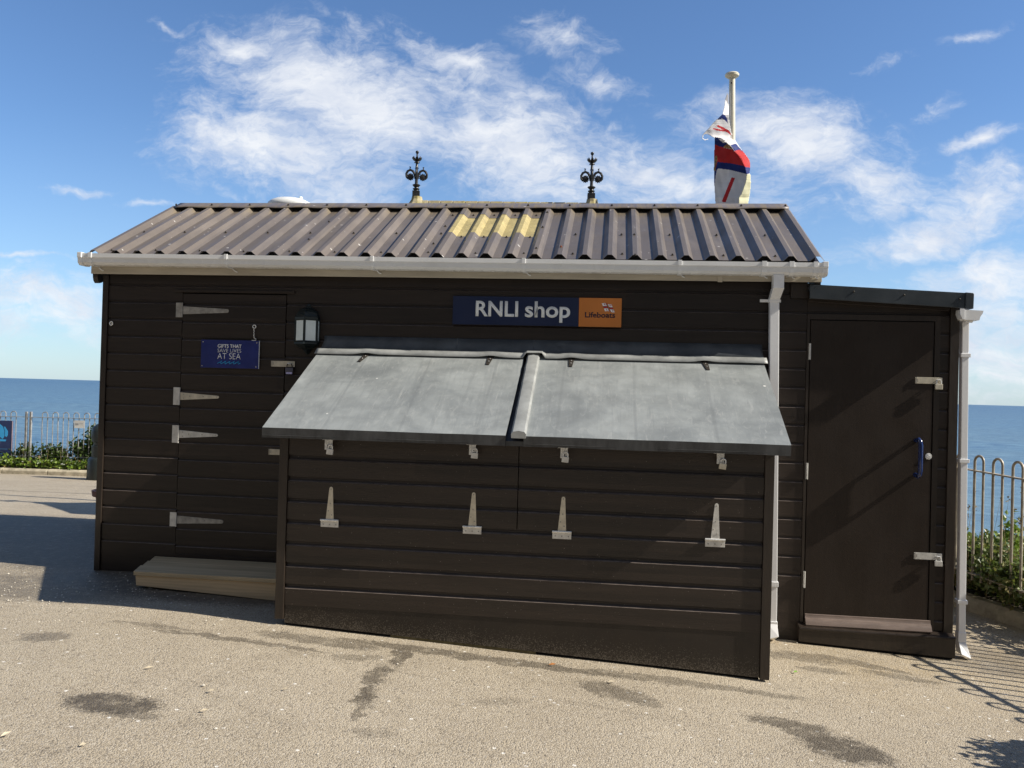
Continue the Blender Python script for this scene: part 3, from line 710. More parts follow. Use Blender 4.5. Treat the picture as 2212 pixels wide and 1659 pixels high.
def solid(o, th=.002, off=-1):
    md = o.modifiers.new('thick', 'SOLIDIFY'); md.thickness = th; md.offset = off
allp = [(-.078, 0)]+roof_profile(-.1, 5.62, 0, 30)
allp = [(X0R-.052, .0)]+[p for p in roof_profile(-.1, 5.62, 0, 30) if p[0] > X0R-.05]
def frac(p, a, b_): return [q for q in p if a <= q[0] <= b_]
xl, xr = X0R+14*PX+.07, X0R+18*PX+.0555
left = frac(allp, -1, X0R+14*PX+.06); midp = frac(allp, X0R+15*PX-.054, xr+.001)+[(X0R+19*PX-.0555, 0)]; rightp = frac(allp, X0R+19*PX-.054, 9)
rf = MB()
for P_, y0_, y1_, lf in ((left+[(X0R+15*PX-.055, 0), (X0R+15*PX-.02, .035)], YE, YR, .0), (rightp, YE, YR, 0.0), (midp+[(X0R+19*PX-.053, 0), (X0R+19*PX-.018, .035), (X0R+19*PX+.016, .035)], YE, .36, .003), (midp, .86, YR, .003)):
    s_ = sheet(P_, y0_, y1_, lf); rf.add(s_.v, s_.f)
s_ = sheet(allp, YE, YR, 0, True); rf.add(s_.v, s_.f)
roof = rf.build('roof', m_roof, hut); solid(roof)
s_ = sheet(midp, .33, .90, .0005); yl = s_.build('rooflight_panel', m_yel, roof); solid(yl, .002)
tag(yl, 'yellowed translucent panel let into the roof')
# ridge capping with a slightly wavy front edge
b = MB(); xs = lin(-.035, 5.580, 90); vs = []
for i, x in enumerate(xs):
    wv = .004*math.sin(x*16.9)+.003*mnoise.noise(Vector((x*3, 0, 0)))
    ex = -.0 if 0 < i < 90 else 0
    vs += [(x, 1.022, 3.193+wv), (x, 1.040, 3.210+wv*.5), (x, 1.158, 3.266), (x, 1.162, 3.266), (x, 1.26, 3.215), (x, 1.27, 3.19)]
b.add(vs, [(i*6+k, (i+1)*6+k, (i+1)*6+k+1, i*6+k+1) for i in range(90) for k in range(5)])
b.v = [(v[0]+(-.0 if True else 0), v[1], v[2]) for v in b.v]
cap = b.build('ridge_cap', m_cap, roof, smooth=True); solid(cap, .0025)
b = MB(); b.box(-.03, 5.56, 1.075, 1.10, 3.10, 3.212); b.build('ridge_filler', m_black, roof)
# screws: one master copied
def screw_mesh(mm):
    b = MB(); b.lathe([(.011, 0), (.011, .002), (.006, .003), (.006, .010), (.003, .012)], (0, 0, 0), 8)
    o = b.build('roof_screw', mm, None, smooth=False); return o
s0 = screw_mesh(m_screw); s0r = screw_mesh(m_rust); first = {id(s0): True, id(s0r): True}
def put_screw(x, y, h, rust=False):
    src = s0r if rust else s0
    o = src if first[id(src)] else src.copy()
    if first[id(src)]: first[id(src)] = False
    else: col.objects.link(o)
    o.parent = roof; o.location = Vector((x, y, ZE+SL*(y-YE)))+nn_*h
    o.rotation_euler = (math.atan(SL), 0, 0)
for k in range(31):
    c = X0R+k*PX
    if k % 2 == 0 and k < 30: put_screw(c+.093, YE+.10+random.uniform(-.01, .01), .001)
    if k % 2 == 0 and k < 30: put_screw(c+.093+random.uniform(-.008, .008), .42 if not 15 <= k <= 18 else .34, .004)
    if k == 16: put_screw(c-.093, .34, .004); put_screw(c+.093+PX, .34, .004)
for k in range(14, 19): put_screw(X0R+k*PX+.09, .93, .004)
for yy in (.17, .62): put_screw(X0R+14*PX+.088, yy, .003)
for yy in (-.02, .50, .92): put_screw(X0R+19*PX, yy, .037)
for yy in (.02,): put_screw(X0R+20*PX, yy, .037, True)
for yy in (.15, .62): put_screw(X0R+23*PX, yy-.3, .037); put_screw(X0R+9*PX, yy, .037)
cs0 = MB(); cs0.lathe([(.012, 0), (.012, .003), (.007, .004), (.007, .012), (.003, .014)], (0, 0, 0), 8); cs = cs0.build('cap_screw', m_screw, None)
for q, k in enumerate(range(0, 31, 2)):
    o = cs if q == 0 else cs.copy()
    if q: col.objects.link(o)
    o.parent = roof; o.location = (X0R+k*PX+(.02 if k == 0 else 0), 1.072, 3.226)
    o.rotation_euler = (math.atan(SL), 0, 0)

# gutter with brackets, downpipe
gp = [(-0.0880, 2.4600), (-0.1650, 2.4600), (-0.1860, 2.4780), (-0.1900, 2.5130), (-0.1960, 2.5160), (-0.1960, 2.5480), (-0.1880, 2.5480), (-0.1860, 2.5200), (-0.1800, 2.5130), (-0.1770, 2.4820), (-0.1610, 2.4680), (-0.0920, 2.4680), (-0.0920, 2.5430), (-0.0880, 2.5430)]
def slope_x(b, drop=-.004):
    b.v = [(v[0], v[1], v[2]+drop*(v[0]-2.7)) for v in b.v]; return b
b = MB(); b.prism(gp, 'x', -.142, 5.606); gut = slope_x(b).build('gutter', m_pvc, hut, smooth=True)
def ring(x0, x1, o=.005):
    b = MB()
    pts = [(-0.0840, 2.4540), (-0.1680, 2.4540), (-0.1910, 2.4740), (-0.1950, 2.5110), (-0.2020, 2.5140), (-0.2020, 2.5540), (-0.1860, 2.5540), (-0.1860, 2.5510), (-0.1965, 2.5490), (-0.1965, 2.5160), (-0.1905, 2.5130), (-0.1865, 2.4780), (-0.1650, 2.4595), (-0.0840, 2.4595)]
    b.prism(pts, 'x', x0, x1); return slope_x(b)
for x, w in ((-.052, .030), (1.083, .026), (2.255, .026), (3.422, .026), (4.574, .026), (5.175, .034), (5.368, .034), (5.535, .030)):
    bk = ring(x-w/2, x+w/2).build('gutter_bracket', m_pvc, gut, bevel=.001)
    b = MB(); b.tube([(x+.01, -.085, 2.460), (x+.03, -.078, 2.442), (x+.045, -.074, 2.437)], .005, 6); b.build('bracket_foot', m_pvc, gut, smooth=True)
for x0, x1 in ((-.156, -.120), (5.583, 5.622)):
    b = MB(); b.prism([(-0.0800, 2.4540), (-0.1700, 2.4540), (-0.1930, 2.4740), (-0.1970, 2.5110), (-0.2040, 2.5150), (-0.2040, 2.5560), (-0.0800, 2.5560)], 'x', x0, x1)
    slope_x(b).build('gutter_end', m_pvc, gut, bevel=.004)
b = MB()
b.box(5.246, 5.321, -.175, -.090, 2.350, 2.452)
dp = b.build('downpipe', m_pipe, hut, bevel=.006)
b = MB(); b.add([(5.243, -.18, 2.356), (5.323, -.18, 2.356), (5.323, -.085, 2.356), (5.243, -.085, 2.356),
     (5.238, -.105, 2.285), (5.310, -.105, 2.285), (5.310, -.02, 2.285), (5.238, -.02, 2.285)],
    [(0, 1, 2, 3), (4, 5, 6, 7), (0, 1, 5, 4), (1, 2, 6, 5), (2, 3, 7, 6), (3, 0, 4, 7)])
b.build('swan_neck', m_pipe, dp, bevel=.004)
PB = gz(5.33, -.06)
b = MB(); b.prism([(5.240, 2.285), (5.307, 2.285), (5.345, .06), (5.345, PB+.13), (5.278, PB+.13), (5.278, .06)], 'y', -.085, -.025); b.build('pipe', m_pipe, dp, bevel=.005)
b = MB(); b.prism([(5.236, 2.292), (5.311, 2.292), (5.312, 2.262), (5.235, 2.262)], 'y', -.091, -.022); b.build('pipe_collar', m_pipe, dp, bevel=.002)
b = MB(); b.box(5.178, 5.330, -.024, -.016, 2.265, 2.287); b.build('pipe_clamp', m_pipe, dp, bevel=.002)
for zz in (.19, -.10):
    b = MB(); b.box(5.274, 5.350, -.091, -.020, zz-.015, zz+.02); b.build('pipe_clamp', m_pipe, dp, bevel=.002)
b = MB(); b.add([(5.278, -.09, PB+.13), (5.347, -.09, PB+.13), (5.347, -.022, PB+.13), (5.278, -.022, PB+.13), (5.282, -.135, PB+.03), (5.352, -.135, PB+.05), (5.352, -.04, PB+.01), (5.282, -.04, PB+.005)],
    [(0, 1, 2, 3), (4, 5, 6, 7), (0, 1, 5, 4), (1, 2, 6, 5), (2, 3, 7, 6), (3, 0, 4, 7)]); b.build('pipe_shoe', m_pipe, dp, bevel=.003)

# ------------------------------------------------------------------ projecting counter box with leaded lids
cb = thing('counter_box', (3.5, -.53, gz(3.5, -.5)), 'brown boarded counter box with grey leaded lids projecting from the hut', 'counter')
def zb(x): return gz(x, -1.05)+.018
YB = -1.030
BP, BR_ = 0.1432, 0.087
b = MB()
clad(b, 1.972, 3.514, .087+5*BP-.03+.03-BP, 1.212, YB, zref=BR_, pitch=BP, cove=.034, dep=.018)
clad(b, 3.520, 5.062, .087+4*BP, 1.212, YB, zref=BR_, pitch=BP, cove=.034, dep=.018)
# below the split the boards run right through
b2 = MB(); clad(b2, 1.972, 5.062, .087, .087+4*BP-.0005, YB, zref=BR_, pitch=BP, cove=.034, dep=.018)
b3 = MB(); clad(b3, 1.972, 3.514, .087+4*BP, 1.212, YB, zref=BR_, pitch=BP, cove=.034, dep=.018); clad(b3, 3.520, 5.062, .087+4*BP, 1.212, YB, zref=BR_, pitch=BP, cove=.034, dep=.018)
o_ = len(b2.m); b2.add(b3.v, b3.f); b2.m[o_:] = b3.m
b2.build('front_boarding', [m_boxclad, m_ledge], cb)
b = MB(); b.box(1.95, 5.09, YB+.030, YB+.06, .0, 1.205); b.build('inner_backing', m_black, cb)
b = MB()
xs = lin(1.972, 5.062, 20)
vs = []
for x in xs: vs += [(x, YB+.004, zb(x)), (x, YB+.004, .0868), (x, YB+.026, .0868), (x, YB+.026, zb(x))]
b.add(vs, [(i*4+k, (i+1)*4+k, (i+1)*4+(k+1) % 4, i*4+(k+1) % 4) for i in range(20) for k in range(4)])
b.build('plinth_board', m_plinth, cb)
for x0, x1, nm in ((1.910, 1.969, 0), (5.064, 5.122, 1)):
    b = MB(); z0 = zb((x0+x1)/2)-.006
    b.box(x0, x1, YB-.012, YB+.03, z0+(.0 if nm else .03), 1.2045); b.build('corner_post', m_trim, cb, bevel=.003)
    b = MB(); xo = x0 if nm == 0 else x1-.03
    b.prism([(YB+.031, z0+.03), (-.001, z0+.03), (-.001, 1.72), (YB+.031, 1.205)], 'x', xo, xo+.03); b.build('side_panel', m_clad, cb)
b = MB(); b.prism([(2.70, zb(2.7)-.002), (3.66, zb(3.66)-.002), (3.66, zb(3.66)-.030), (2.70, zb(2.7)-.030)], 'y', YB+.008, YB+.05)
b.build('sill_batten', m_stemg, cb)
b = MB()
vs = []
for x in xs: vs += [(x, YB+.03, zb(x)-.1), (x, YB+.03, zb(x)+.03), (x, YB+.06, zb(x)+.03), (x, YB+.06, zb(x)-.1)]
b.add(vs, [(i*4+k, (i+1)*4+k, (i+1)*4+(k+1) % 4, i*4+(k+1) % 4) for i in range(20) for k in range(4)])
b.build('base_bearer', m_black, cb)
# lids
ZF, ZBK, YF = 1.270, 1.826, -1.142
LS = (ZF-ZBK)/(YF+.10)
def lid(x0, x1, name_='lid'):
    b = MB(); nx, ny = 28, 14; top = []
    ys = lin(-.09, YF, ny)
    for j, y in enumerate(ys):
        for x in lin(x0, x1, nx):
            z = ZBK+LS*(y+.10)+.0022*mnoise.noise(Vector((x*3.1, y*4.3, 1.7)))
            top.append((x, y, z))
    n = nx+1
    o = len(b.v); b.add(top, [(j*n+i, j*n+i+1, (j+1)*n+i+1, (j+1)*n+i) for j in range(ny) for i in range(nx)], 0)
    # front lip and side lips
    lip = .066
    fr = [top[ny*n+i] for i in range(n)]
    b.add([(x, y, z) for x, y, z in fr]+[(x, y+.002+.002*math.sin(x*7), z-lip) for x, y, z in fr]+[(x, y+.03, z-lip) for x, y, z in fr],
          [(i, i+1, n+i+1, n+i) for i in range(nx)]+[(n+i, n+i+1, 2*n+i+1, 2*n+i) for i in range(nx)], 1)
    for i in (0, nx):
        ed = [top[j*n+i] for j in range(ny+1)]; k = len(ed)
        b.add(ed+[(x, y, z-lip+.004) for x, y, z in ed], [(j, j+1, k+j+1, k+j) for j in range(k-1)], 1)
    und = [(x, y, z-.05) for x, y, z in (top[0], top[nx], top[ny*n+nx], top[ny*n])]
    b.add(und, [(0, 1, 2, 3)], 1)
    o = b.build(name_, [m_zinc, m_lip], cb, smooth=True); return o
l1 = lid(1.828, 3.440, 'lid'); l2 = lid(3.556, 5.198, 'lid')
# lead roll between the lids
b = MB(); vs = []; ny = 26; prof = [(-.046, -.01), (-.048, .016), (-.036, .031), (0, .037), (.036, .031), (.048, .016), (.046, -.01)]
for j, y in enumerate(lin(-.10, YF-.012, ny)):
    z = ZBK+LS*(y+.10)+.002
    s_ = 1+.07*mnoise.noise(Vector((0, y*14, 0)))
    xc = 3.510+(.012*(-y))
    for (dx, dz) in prof: vs.append((xc+dx*s_, y, z+dz*s_))
n = len(prof)
b.add(vs, [(j*n+i, j*n+i+1, (j+1)*n+i+1, (j+1)*n+i) for j in range(ny) for i in range(n-1)]+[tuple(ny*n+i for i in range(n)), tuple(range(n))])
b.build('lead_roll', m_flash, cb, smooth=True)
# joint block beneath the roll (closing the gap between the lids)
b = MB(); b.prism([(-.05, ZBK+LS*.05-.03), (YF+.012, ZF-.035), (YF+.012, ZF-.066), (-.05, ZBK+LS*.05-.09)], 'x', 3.4405, 3.5555); b.build('lid_gutter', m_lip, cb)
# apron flashing over the back of the lids, with an upstand against the wall
b = MB(); nx = 120; vs = []
for i, x in enumerate(lin(1.812, 5.222, nx)):
    lift = .010+.006*mnoise.noise(Vector((x*2.3, 0, 0)))
    for hx in (2.22, 3.19, 3.80, 4.77): lift += .012*math.exp(-((x-hx)/.07)**2)
    if 3.44 < x < 3.575: lift += .040
    zt = ZBK+LS*(-.02+.10)
    zf = ZBK+LS*(-.155+.10)
    wq = .006*mnoise.noise(Vector((x*2.7, 5, 0)))
    vs += [(x, -.088+wq, ZBK+.020), (x, -.105+wq, ZBK+.016+lift*.4), (x, -.168-.006*mnoise.noise(Vector((x*4, 3, 0))), zf-.004+lift)]
b.add(vs, [(i*3+k, (i+1)*3+k, (i+1)*3+k+1, i*3+k+1) for i in range(nx) for k in range(2)])
ap = b.build('apron_flashing', m_flash, cb, smooth=True); solid(ap, .003, 1)
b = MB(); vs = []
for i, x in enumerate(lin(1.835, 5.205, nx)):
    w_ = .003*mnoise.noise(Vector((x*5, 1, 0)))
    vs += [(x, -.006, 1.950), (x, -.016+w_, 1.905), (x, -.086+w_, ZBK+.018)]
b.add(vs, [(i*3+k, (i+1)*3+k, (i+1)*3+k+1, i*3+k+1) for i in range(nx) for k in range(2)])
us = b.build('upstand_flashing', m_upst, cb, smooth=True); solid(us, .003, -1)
for x in (2.905, 3.50):
    b = MB(); b.prism([(-.0115, 1.951), (-.0210, 1.905), (-.088, 1.849), (-.082, 1.849), (-.014, 1.905), (-.0055, 1.951)], 'x', x-.004, x+.004); b.build('flashing_seam', m_upst, us)
# strap hinges on the lids' back edges (tips showing below the apron)
for x, sk in ((2.235, -.035), (3.190, -.010), (3.798, -.002), (4.768, .020)):
    b = MB()
    def lp(dx, y, up_=.004): return (x+dx, y, ZBK+LS*(y+.10)+up_)
    A_ = [lp(-.025, -.11), lp(.025, -.11), lp(.012+sk, -.262), lp(-.012+sk, -.262)]
    b.add(A_+[(p[0], p[1], p[2]+.004) for p in A_], [(0, 1, 2, 3), (4, 5, 6, 7), (0, 1, 5, 4), (1, 2, 6, 5), (2, 3, 7, 6), (3, 0, 4, 7)])
    hh = b.build('lid_hinge', m_screw, l1 if x < 3.5 else l2)
    for f_ in (.35, .7):
        y_ = -.14-.11*f_; b = MB(); b.lathe([(.005, 0), (.005, .003), (.001, .004)], lp(sk*f_, y_, .008), 8); b.build('lid_screw', m_chrome, l1 if x < 3.5 else l2)
# tee hinges standing on the flap joint
def tee_up(xc, zk, ztip, lean):
    y = YB-.0005
    b = MB(); b.box(xc-.061, xc+.061, y-.004, y, zk-.046, zk-.006); h = b.build('hinge', m_steel, cb, bevel=.0015)
    b = MB(); b.tube([(xc-.062, y-.007, zk), (xc+.062, y-.007, zk)], .0075, 10); b.build('knuckle', m_chrome, h, smooth=True)
    pts = [(xc-.027, zk+.006), (xc+.027, zk+.006), (xc+lean+.012, ztip-.012)]+[(xc+lean+.012*math.cos(t), ztip-.012+.012*math.sin(t)) for t in lin(.2, math.pi-.2, 5)]+[(xc+lean-.012, ztip-.012)]
    b = MB(); b.prism(pts, 'y', y-.004, y); b.build('strap', m_brass if xc < 4.5 else m_steel, h, bevel=.001)
    for dx, f_ in ((0, .93), (0, .5), (-.012, .28), (.012, .16)):
        b = MB(); b.lathe([(0.0045, 0), (.004, .002), (.001, .003)], (0, 0, 0), 8)
        b.v = [(xc+lean*f_+dx+p[0], y-.004-p[2], zk+(ztip-zk)*f_+p[1]) for p in b.v]; b.build('screw', m_steelold, h)
    for dx in (-.042, 0, .042):
        b = MB(); b.lathe([(0.0045, 0), (.004, .002), (.001, .003)], (0, 0, 0), 8)
        b.v = [(xc+dx+p[0], y-.004-p[2], zk-.028+p[1]) for p in b.v]; b.build('screw', m_steelold, h)
for xc, zk, zt in ((2.267, .664, .886), (3.225, .664, .889), (3.808, .659, .885), (4.771, .655, .883)): tee_up(xc, zk, zt, 0.004)
HL = ['padlock hanging from the leftmost hasp under the lead lid', 'padlock on the second hasp, left of the split in the counter front',
      'padlock on the third hasp, just right of the split in the counter front', 'padlock hanging from the hasp nearest the white downpipe']
for i, (x0, x1, px, pz) in enumerate(((2.217, 2.292, 2.278, 1.152), (3.180, 3.246, 3.238, 1.162), (3.770, 3.838, 3.822, 1.158), (4.745, 4.812, 4.800, 1.152))):
    y = YB-.001
    b = MB(); b.box(x0, x1, y-.05, y-.001, 1.199, 1.203); b.box(x0+.018, x1-.004, y-.052, y-.048, 1.135, 1.203)
    h = b.build('hasp', m_chrome, cb, bevel=.001)
    b = MB(); b.tube([(x0+.045, y-.049, 1.162), (x0+.045, y-.068, 1.166), (x0+.045, y-.068, 1.148), (x0+.045, y-.049, 1.144)], .004, 6); b.build('staple', m_screw, h)
    padlock(px, pz-.012, y-.060, HL[i], .044, .036, m_brass if i == 3 else m_steel, tilt=(.10, .06, .10, .14)[i], shr=.014)

# ------------------------------------------------------------------ side store
st = thing('side_store', (6.0, .6, gz(6, .1)), 'narrow brown side store with a plain door joined to the hut', 'shed')
b = MB()
clad(b, 6.468, 6.529, -.10, 2.20, .0); clad(b, 5.527, 6.468, 2.186, 2.30, .002)
b.box(5.527, 6.529, .0245, .05, -.2, 2.29)
b.build('front_wall', [m_clad, m_ledge], st)
b = MB(); b.box(5.527, 5.5465, -.006, .02, -.09, 2.186); b.box(6.428, 6.4665, -.004, .02, -.10, 2.186); b.box(5.547, 6.4275, -.005, .02, 2.146, 2.186)
b.build('door_frame', m_trim, st)
b = MB(); b.box(5.5465, 6.428, .016, .022, -.1, 2.146); b.build('door_rebate', m_black, st)
b = MB(); b.box(5.553, 6.420, -.004, .014, -.095, 2.139); sd = b.build('door', m_door, st, bevel=.002)
b = MB(); pr = [(-.005, -.026), (-.010, -.030), (-.014, -.050), (-.020, -.056), (-.026, -.058), (-.040, -.078), (-.050, -.098), (-.048, -.106), (-.005, -.106)]
b.prism(pr, 'x', 5.560, 6.440); b.build('weather_bar', mat('sunlit_brown_bar', (0.17, .13, .11), .35, var=.15, stretch=(1, 5, 5)), sd, smooth=True)  # bar coloured pale to paint the grazing sun on it
b = MB(); b.prism([(-.075, -.112), (.0, -.092), (.0, -.30), (-.070, -.30), (-.072, -.13), (-.078, -.125)], 'x', 5.507, 6.592)
b.v = [(v[0], v[1], max(v[2], gz(v[0], -.07)+.018) if v[2] < -.2 else v[2]-.010*(v[0]-5.5)) for v in b.v]
b.build('sill', m_trim, st, bevel=.003)
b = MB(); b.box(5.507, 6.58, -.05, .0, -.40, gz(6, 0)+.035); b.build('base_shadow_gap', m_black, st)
b = MB(); b.box(6.530, 6.593, -.016, .05, -.118, 2.262); b.build('corner_post', m_trim, st, bevel=.003)
b = MB(); b.box(6.545, 6.590, .052, 1.9, -.3, 2.24); b.build('side_wall', m_clad, st)
b = MB(); b.prism([(5.56, -.3), (6.59, -.3), (6.59, 2.22), (5.56, 2.34)], 'y', 1.86, 1.90); b.build('rear_wall', m_clad, st)
b = MB(); b.prism([(5.52, 2.382), (6.60, 2.332), (6.60, 2.300), (5.52, 2.350)], 'y', -.07, 1.95); b.build('roof', m_capping, st)
b = MB(); b.prism([(5.520, 2.393), (6.597, 2.345), (6.597, 2.236), (5.522, 2.291)], 'y', -.086, -.066); b.add(*[[(5.52, -.086, 2.3945), (6.597, -.086, 2.3465), (6.597, .12, 2.3465), (5.52, .12, 2.3945)], [(0, 1, 2, 3)]])
cp = b.build('roof_capping', m_capping, st, bevel=.004)
b = MB(); b.prism([(6.5975, 2.350), (6.652, 2.346), (6.656, 2.335), (6.654, 2.232), (6.5975, 2.232)], 'y', -.094, .10); b.build('corner_cap', m_capping, cp, bevel=.005)
for x, z in ((5.83, 2.345), (6.18, 2.325), (6.56, 2.302)):
    b = MB(); b.lathe([(.008, 0), (.007, .003), (.002, .005)], (0, 0, 0), 10); b.v = [(x+p[0], -.087-p[2], z+p[1]) for p in b.v]; b.build('capping_screw', m_screw, cp)
b = MB(); b.box(5.530, 6.525, -.012, .0, 2.215, 2.262); b.v = [(v[0], v[1], v[2]+.06-.055*(v[0]-5.53)) for v in b.v]; b.build('head_moulding', m_clad, st, bevel=.004)
# gutter seen end on, and downpipe
b = MB(); b.prism([(6.560, 2.226), (6.716, 2.218), (6.712, 2.200), (6.696, 2.175), (6.690, 2.150), (6.600, 2.152), (6.575, 2.160), (6.562, 2.195)], 'y', -.105, -.098)
og = [(6.562, 2.224), (6.566, 2.224), (6.566, 2.195), (6.580, 2.165), (6.602, 2.157), (6.685, 2.155), (6.690, 2.176), (6.706, 2.200), (6.708, 2.218), (6.716, 2.218), (6.712, 2.198), (6.696, 2.173), (6.690, 2.150), (6.600, 2.152), (6.575, 2.160), (6.562, 2.195)]
b.prism(og, 'y', -.098, 1.95)
g2 = b.build('gutter', m_pvc, st, smooth=True)
b = MB(); b.prism([(6.556, 2.231), (6.586, 2.230), (6.586, 2.152), (6.573, 2.156), (6.557, 2.19)], 'y', -.112, -.106); b.build('gutter_end', m_pvc, g2)
b = MB(); b.tube([(6.615, -.06, 2.150), (6.660, -.06, 2.146)], .012, 8); b.build('outlet_rim', m_pvc, g2, smooth=True)
PZ = gz(6.66, .08)
b = MB(); b.prism([(6.628, 2.149), (6.676, 2.149), (6.700, PZ+.12), (6.652, PZ+.12)], 'y', .03, .085)
dp2 = b.build('downpipe', m_pipe, st, bevel=.004)
for z in (1.905, 1.135, .11): 
    f_ = (2.149-z)/(2.149-PZ); x = 6.652+.024*f_
    b = MB(); b.box(x-.033, x+.036, .024, .091, z-.014, z+.014); b.build('pipe_clip', m_pipe, dp2, bevel=.003)
b = MB(); b.box(6.648, 6.704, .025, .09, PZ+.115, PZ+.185); b.build('pipe_collar', m_pipe, dp2, bevel=.003)
b = MB(); b.add([(6.650, .025, PZ+.115), (6.702, .025, PZ+.115), (6.702, .09, PZ+.115), (6.650, .09, PZ+.115), (6.655, -.02, PZ+.04), (6.722, -.02, PZ+.012), (6.722, .08, PZ+.01), (6.655, .08, PZ+.035)],
    [(0, 1, 2, 3), (4, 5, 6, 7), (0, 1, 5, 4), (1, 2, 6, 5), (2, 3, 7, 6), (3, 0, 4, 7)]); b.build('pipe_shoe', m_pipe, dp2, bevel=.003)
for z in (1.907, 1.023, .224):
    b = MB(); b.box(5.541, 5.549, -.012, -.004, z-.06, z+.06); b.tube([(5.5505, -.013, z-.06), (5.5505, -.013, z+.06)], .0055, 8); b.build('butt_hinge', m_steel, sd)
hasp_plate(6.296, 6.484, 1.690, 1.737, -.006, m_brass, sd)
hasp_plate(6.316, 6.510, .413, .462, -.006, m_steel, sd)
for z, lab in ((1.710, 'small steel padlock on the upper hasp of the side store door'), (.432, 'small steel padlock on the lower hasp of the side store door')):
    x = 6.455 if z > 1 else 6.48
    b = MB(); b.tube([(x-.012, -.010, z+.004), (x-.012, -.030, z+.010), (x+.012, -.030, z+.010), (x+.012, -.010, z+.004)], .004, 6); b.build('staple', m_chrome, sd, smooth=True)
    padlock(x, z-.020, -.018, lab, .052, .040, m_brass if z > 1 else m_steel, shr=.016)
# blue pull handle and cylinder lock
b = MB(); pts = [(6.312, -.004, 1.275), (6.318, -.05, 1.283)]+[(6.322, -.062, 1.27), (6.326, -.066, 1.24), (6.326, -.066, 1.06), (6.322, -.062, 1.03), (6.318, -.05, 1.018), (6.312, -.004, 1.025)]
b.tube(pts, .0165, 12); b.build('pull_handle', m_handle, sd, smooth=True)
b = MB(); b.lathe([(.024, 0), (.022, .005), (.012, .006), (.010, .009)], (0, 0, 0), 16); b.v = [(6.402+p[0], -.004-p[2], 1.162+p[1]) for p in b.v]; b.build('lock_cylinder', m_chrome, sd, smooth=True)

# ------------------------------------------------------------------ timber step
tp = thing('timber_step', (1.2, -.3, 0), 'low pale pine doorstep against the hut below the left door', 'step')
b = MB(); zt = .128
for k, (y0, y1) in enumerate(((-.505, -.345), (-.340, -.180), (-.175, -.006))):
    xl0 = .585-.115*(y0+.505)/.5; xl1 = .585-.115*(y1+.505)/.5
    b.add([(xl0, y0, zt-.03), (1.905, y0, zt-.03), (1.905, y1, zt-.03+.01), (xl1, y1, zt-.02), (xl0, y0, zt), (1.905, y0, zt), (1.905, y1, zt+.012), (xl1, y1, zt+.012)],
          [(0, 1, 2, 3), (4, 5, 6, 7), (0, 1, 5, 4), (1, 2, 6, 5), (2, 3, 7, 6), (3, 0, 4, 7)])
b.build('tread', m_timtop, tp, bevel=.003)
b = MB(); b.prism([(.600, .02), (1.905, -.045), (1.905, zt-.032), (.592, zt-.032)], 'y', -.490, -.462); b.build('riser', m_timber, tp, bevel=.003)
b = MB(); b.box(.60, .63, -.46, -.02, .015, zt-.032); b.build('side_rail', m_timber, tp, bevel=.002)

# ------------------------------------------------------------------ signs
sg = thing('shop_sign', (3.5, -.002, 2.17), 'long navy and orange name board high on the hut wall', 'sign')
b = MB(); b.box(2.862, 3.836, -.024, -.003, 2.060, 2.279); b.build('navy_board', m_navy, sg, bevel=.001)
b = MB(); b.box(3.8375, 4.160, -.024, -.003, 2.060, 2.279); b.build('orange_board', m_orange, sg, bevel=.001)
lettering('RNLI', 3.042, 3.372, 2.125, 2.245, -.0245, m_white, sg, bold=.022)
lettering('shop', 3.425, 3.772, 2.085, 2.247, -.0245, m_white, sg, bold=.022)
lettering('Lifeboats', 3.885, 4.113, 2.129, 2.171, -.0245, m_ink, sg, bold=.018)
# small flag emblem
def quad(b, pts, y, mi=0): b.add([(p[0], y, p[1]) for p in pts], [tuple(range(len(pts)))], mi)
def fl(u, v):   # skewed, waving flag coordinates
    return (4.010+.073*u+.026*(1-v)+.0, 2.178+.060*v+.004*math.sin(u*5.5)-.004*u)
em = MB()
def patch(u0, u1, v0, v1, mi, y):
    for k in range(4):
        a, c = u0+(u1-u0)*k/4, u0+(u1-u0)*(k+1)/4
        quad(em, [fl(a, v0), fl(c, v0), fl(c, v1), fl(a, v1)], y, mi)
patch(0, 1, 0, 1, 0, -.0250); patch(0, 1, .36, .64, 3, -.0256); patch(.40, .62, 0, 1, 3, -.0256)
patch(0, 1, .41, .59, 1, -.0262); patch(.435, .585, 0, 1, 1, -.0262)
patch(.485, .535, .1, .9, 2, -.0268); patch(.45, .57, .12, .2, 2, -.0268); patch(.46, .56, .62, .72, 2, -.0268); patch(.46, .56, .8, .9, 2, -.0268)
em.build('flag_emblem', [m_white, m_red, m_gold, m_ink], sg)
for ch, u, v in (('R', .13, .72), ('N', .70, .72), ('L', .13, .08), ('I', .80, .08)):
    p = fl(u, v); w_ = .013 if ch != 'I' else .005
    lettering(ch, p[0], p[0]+w_, p[1]+.001, p[1]+.014, -.0256, m_red, sg, bold=.02, depth=.0006)

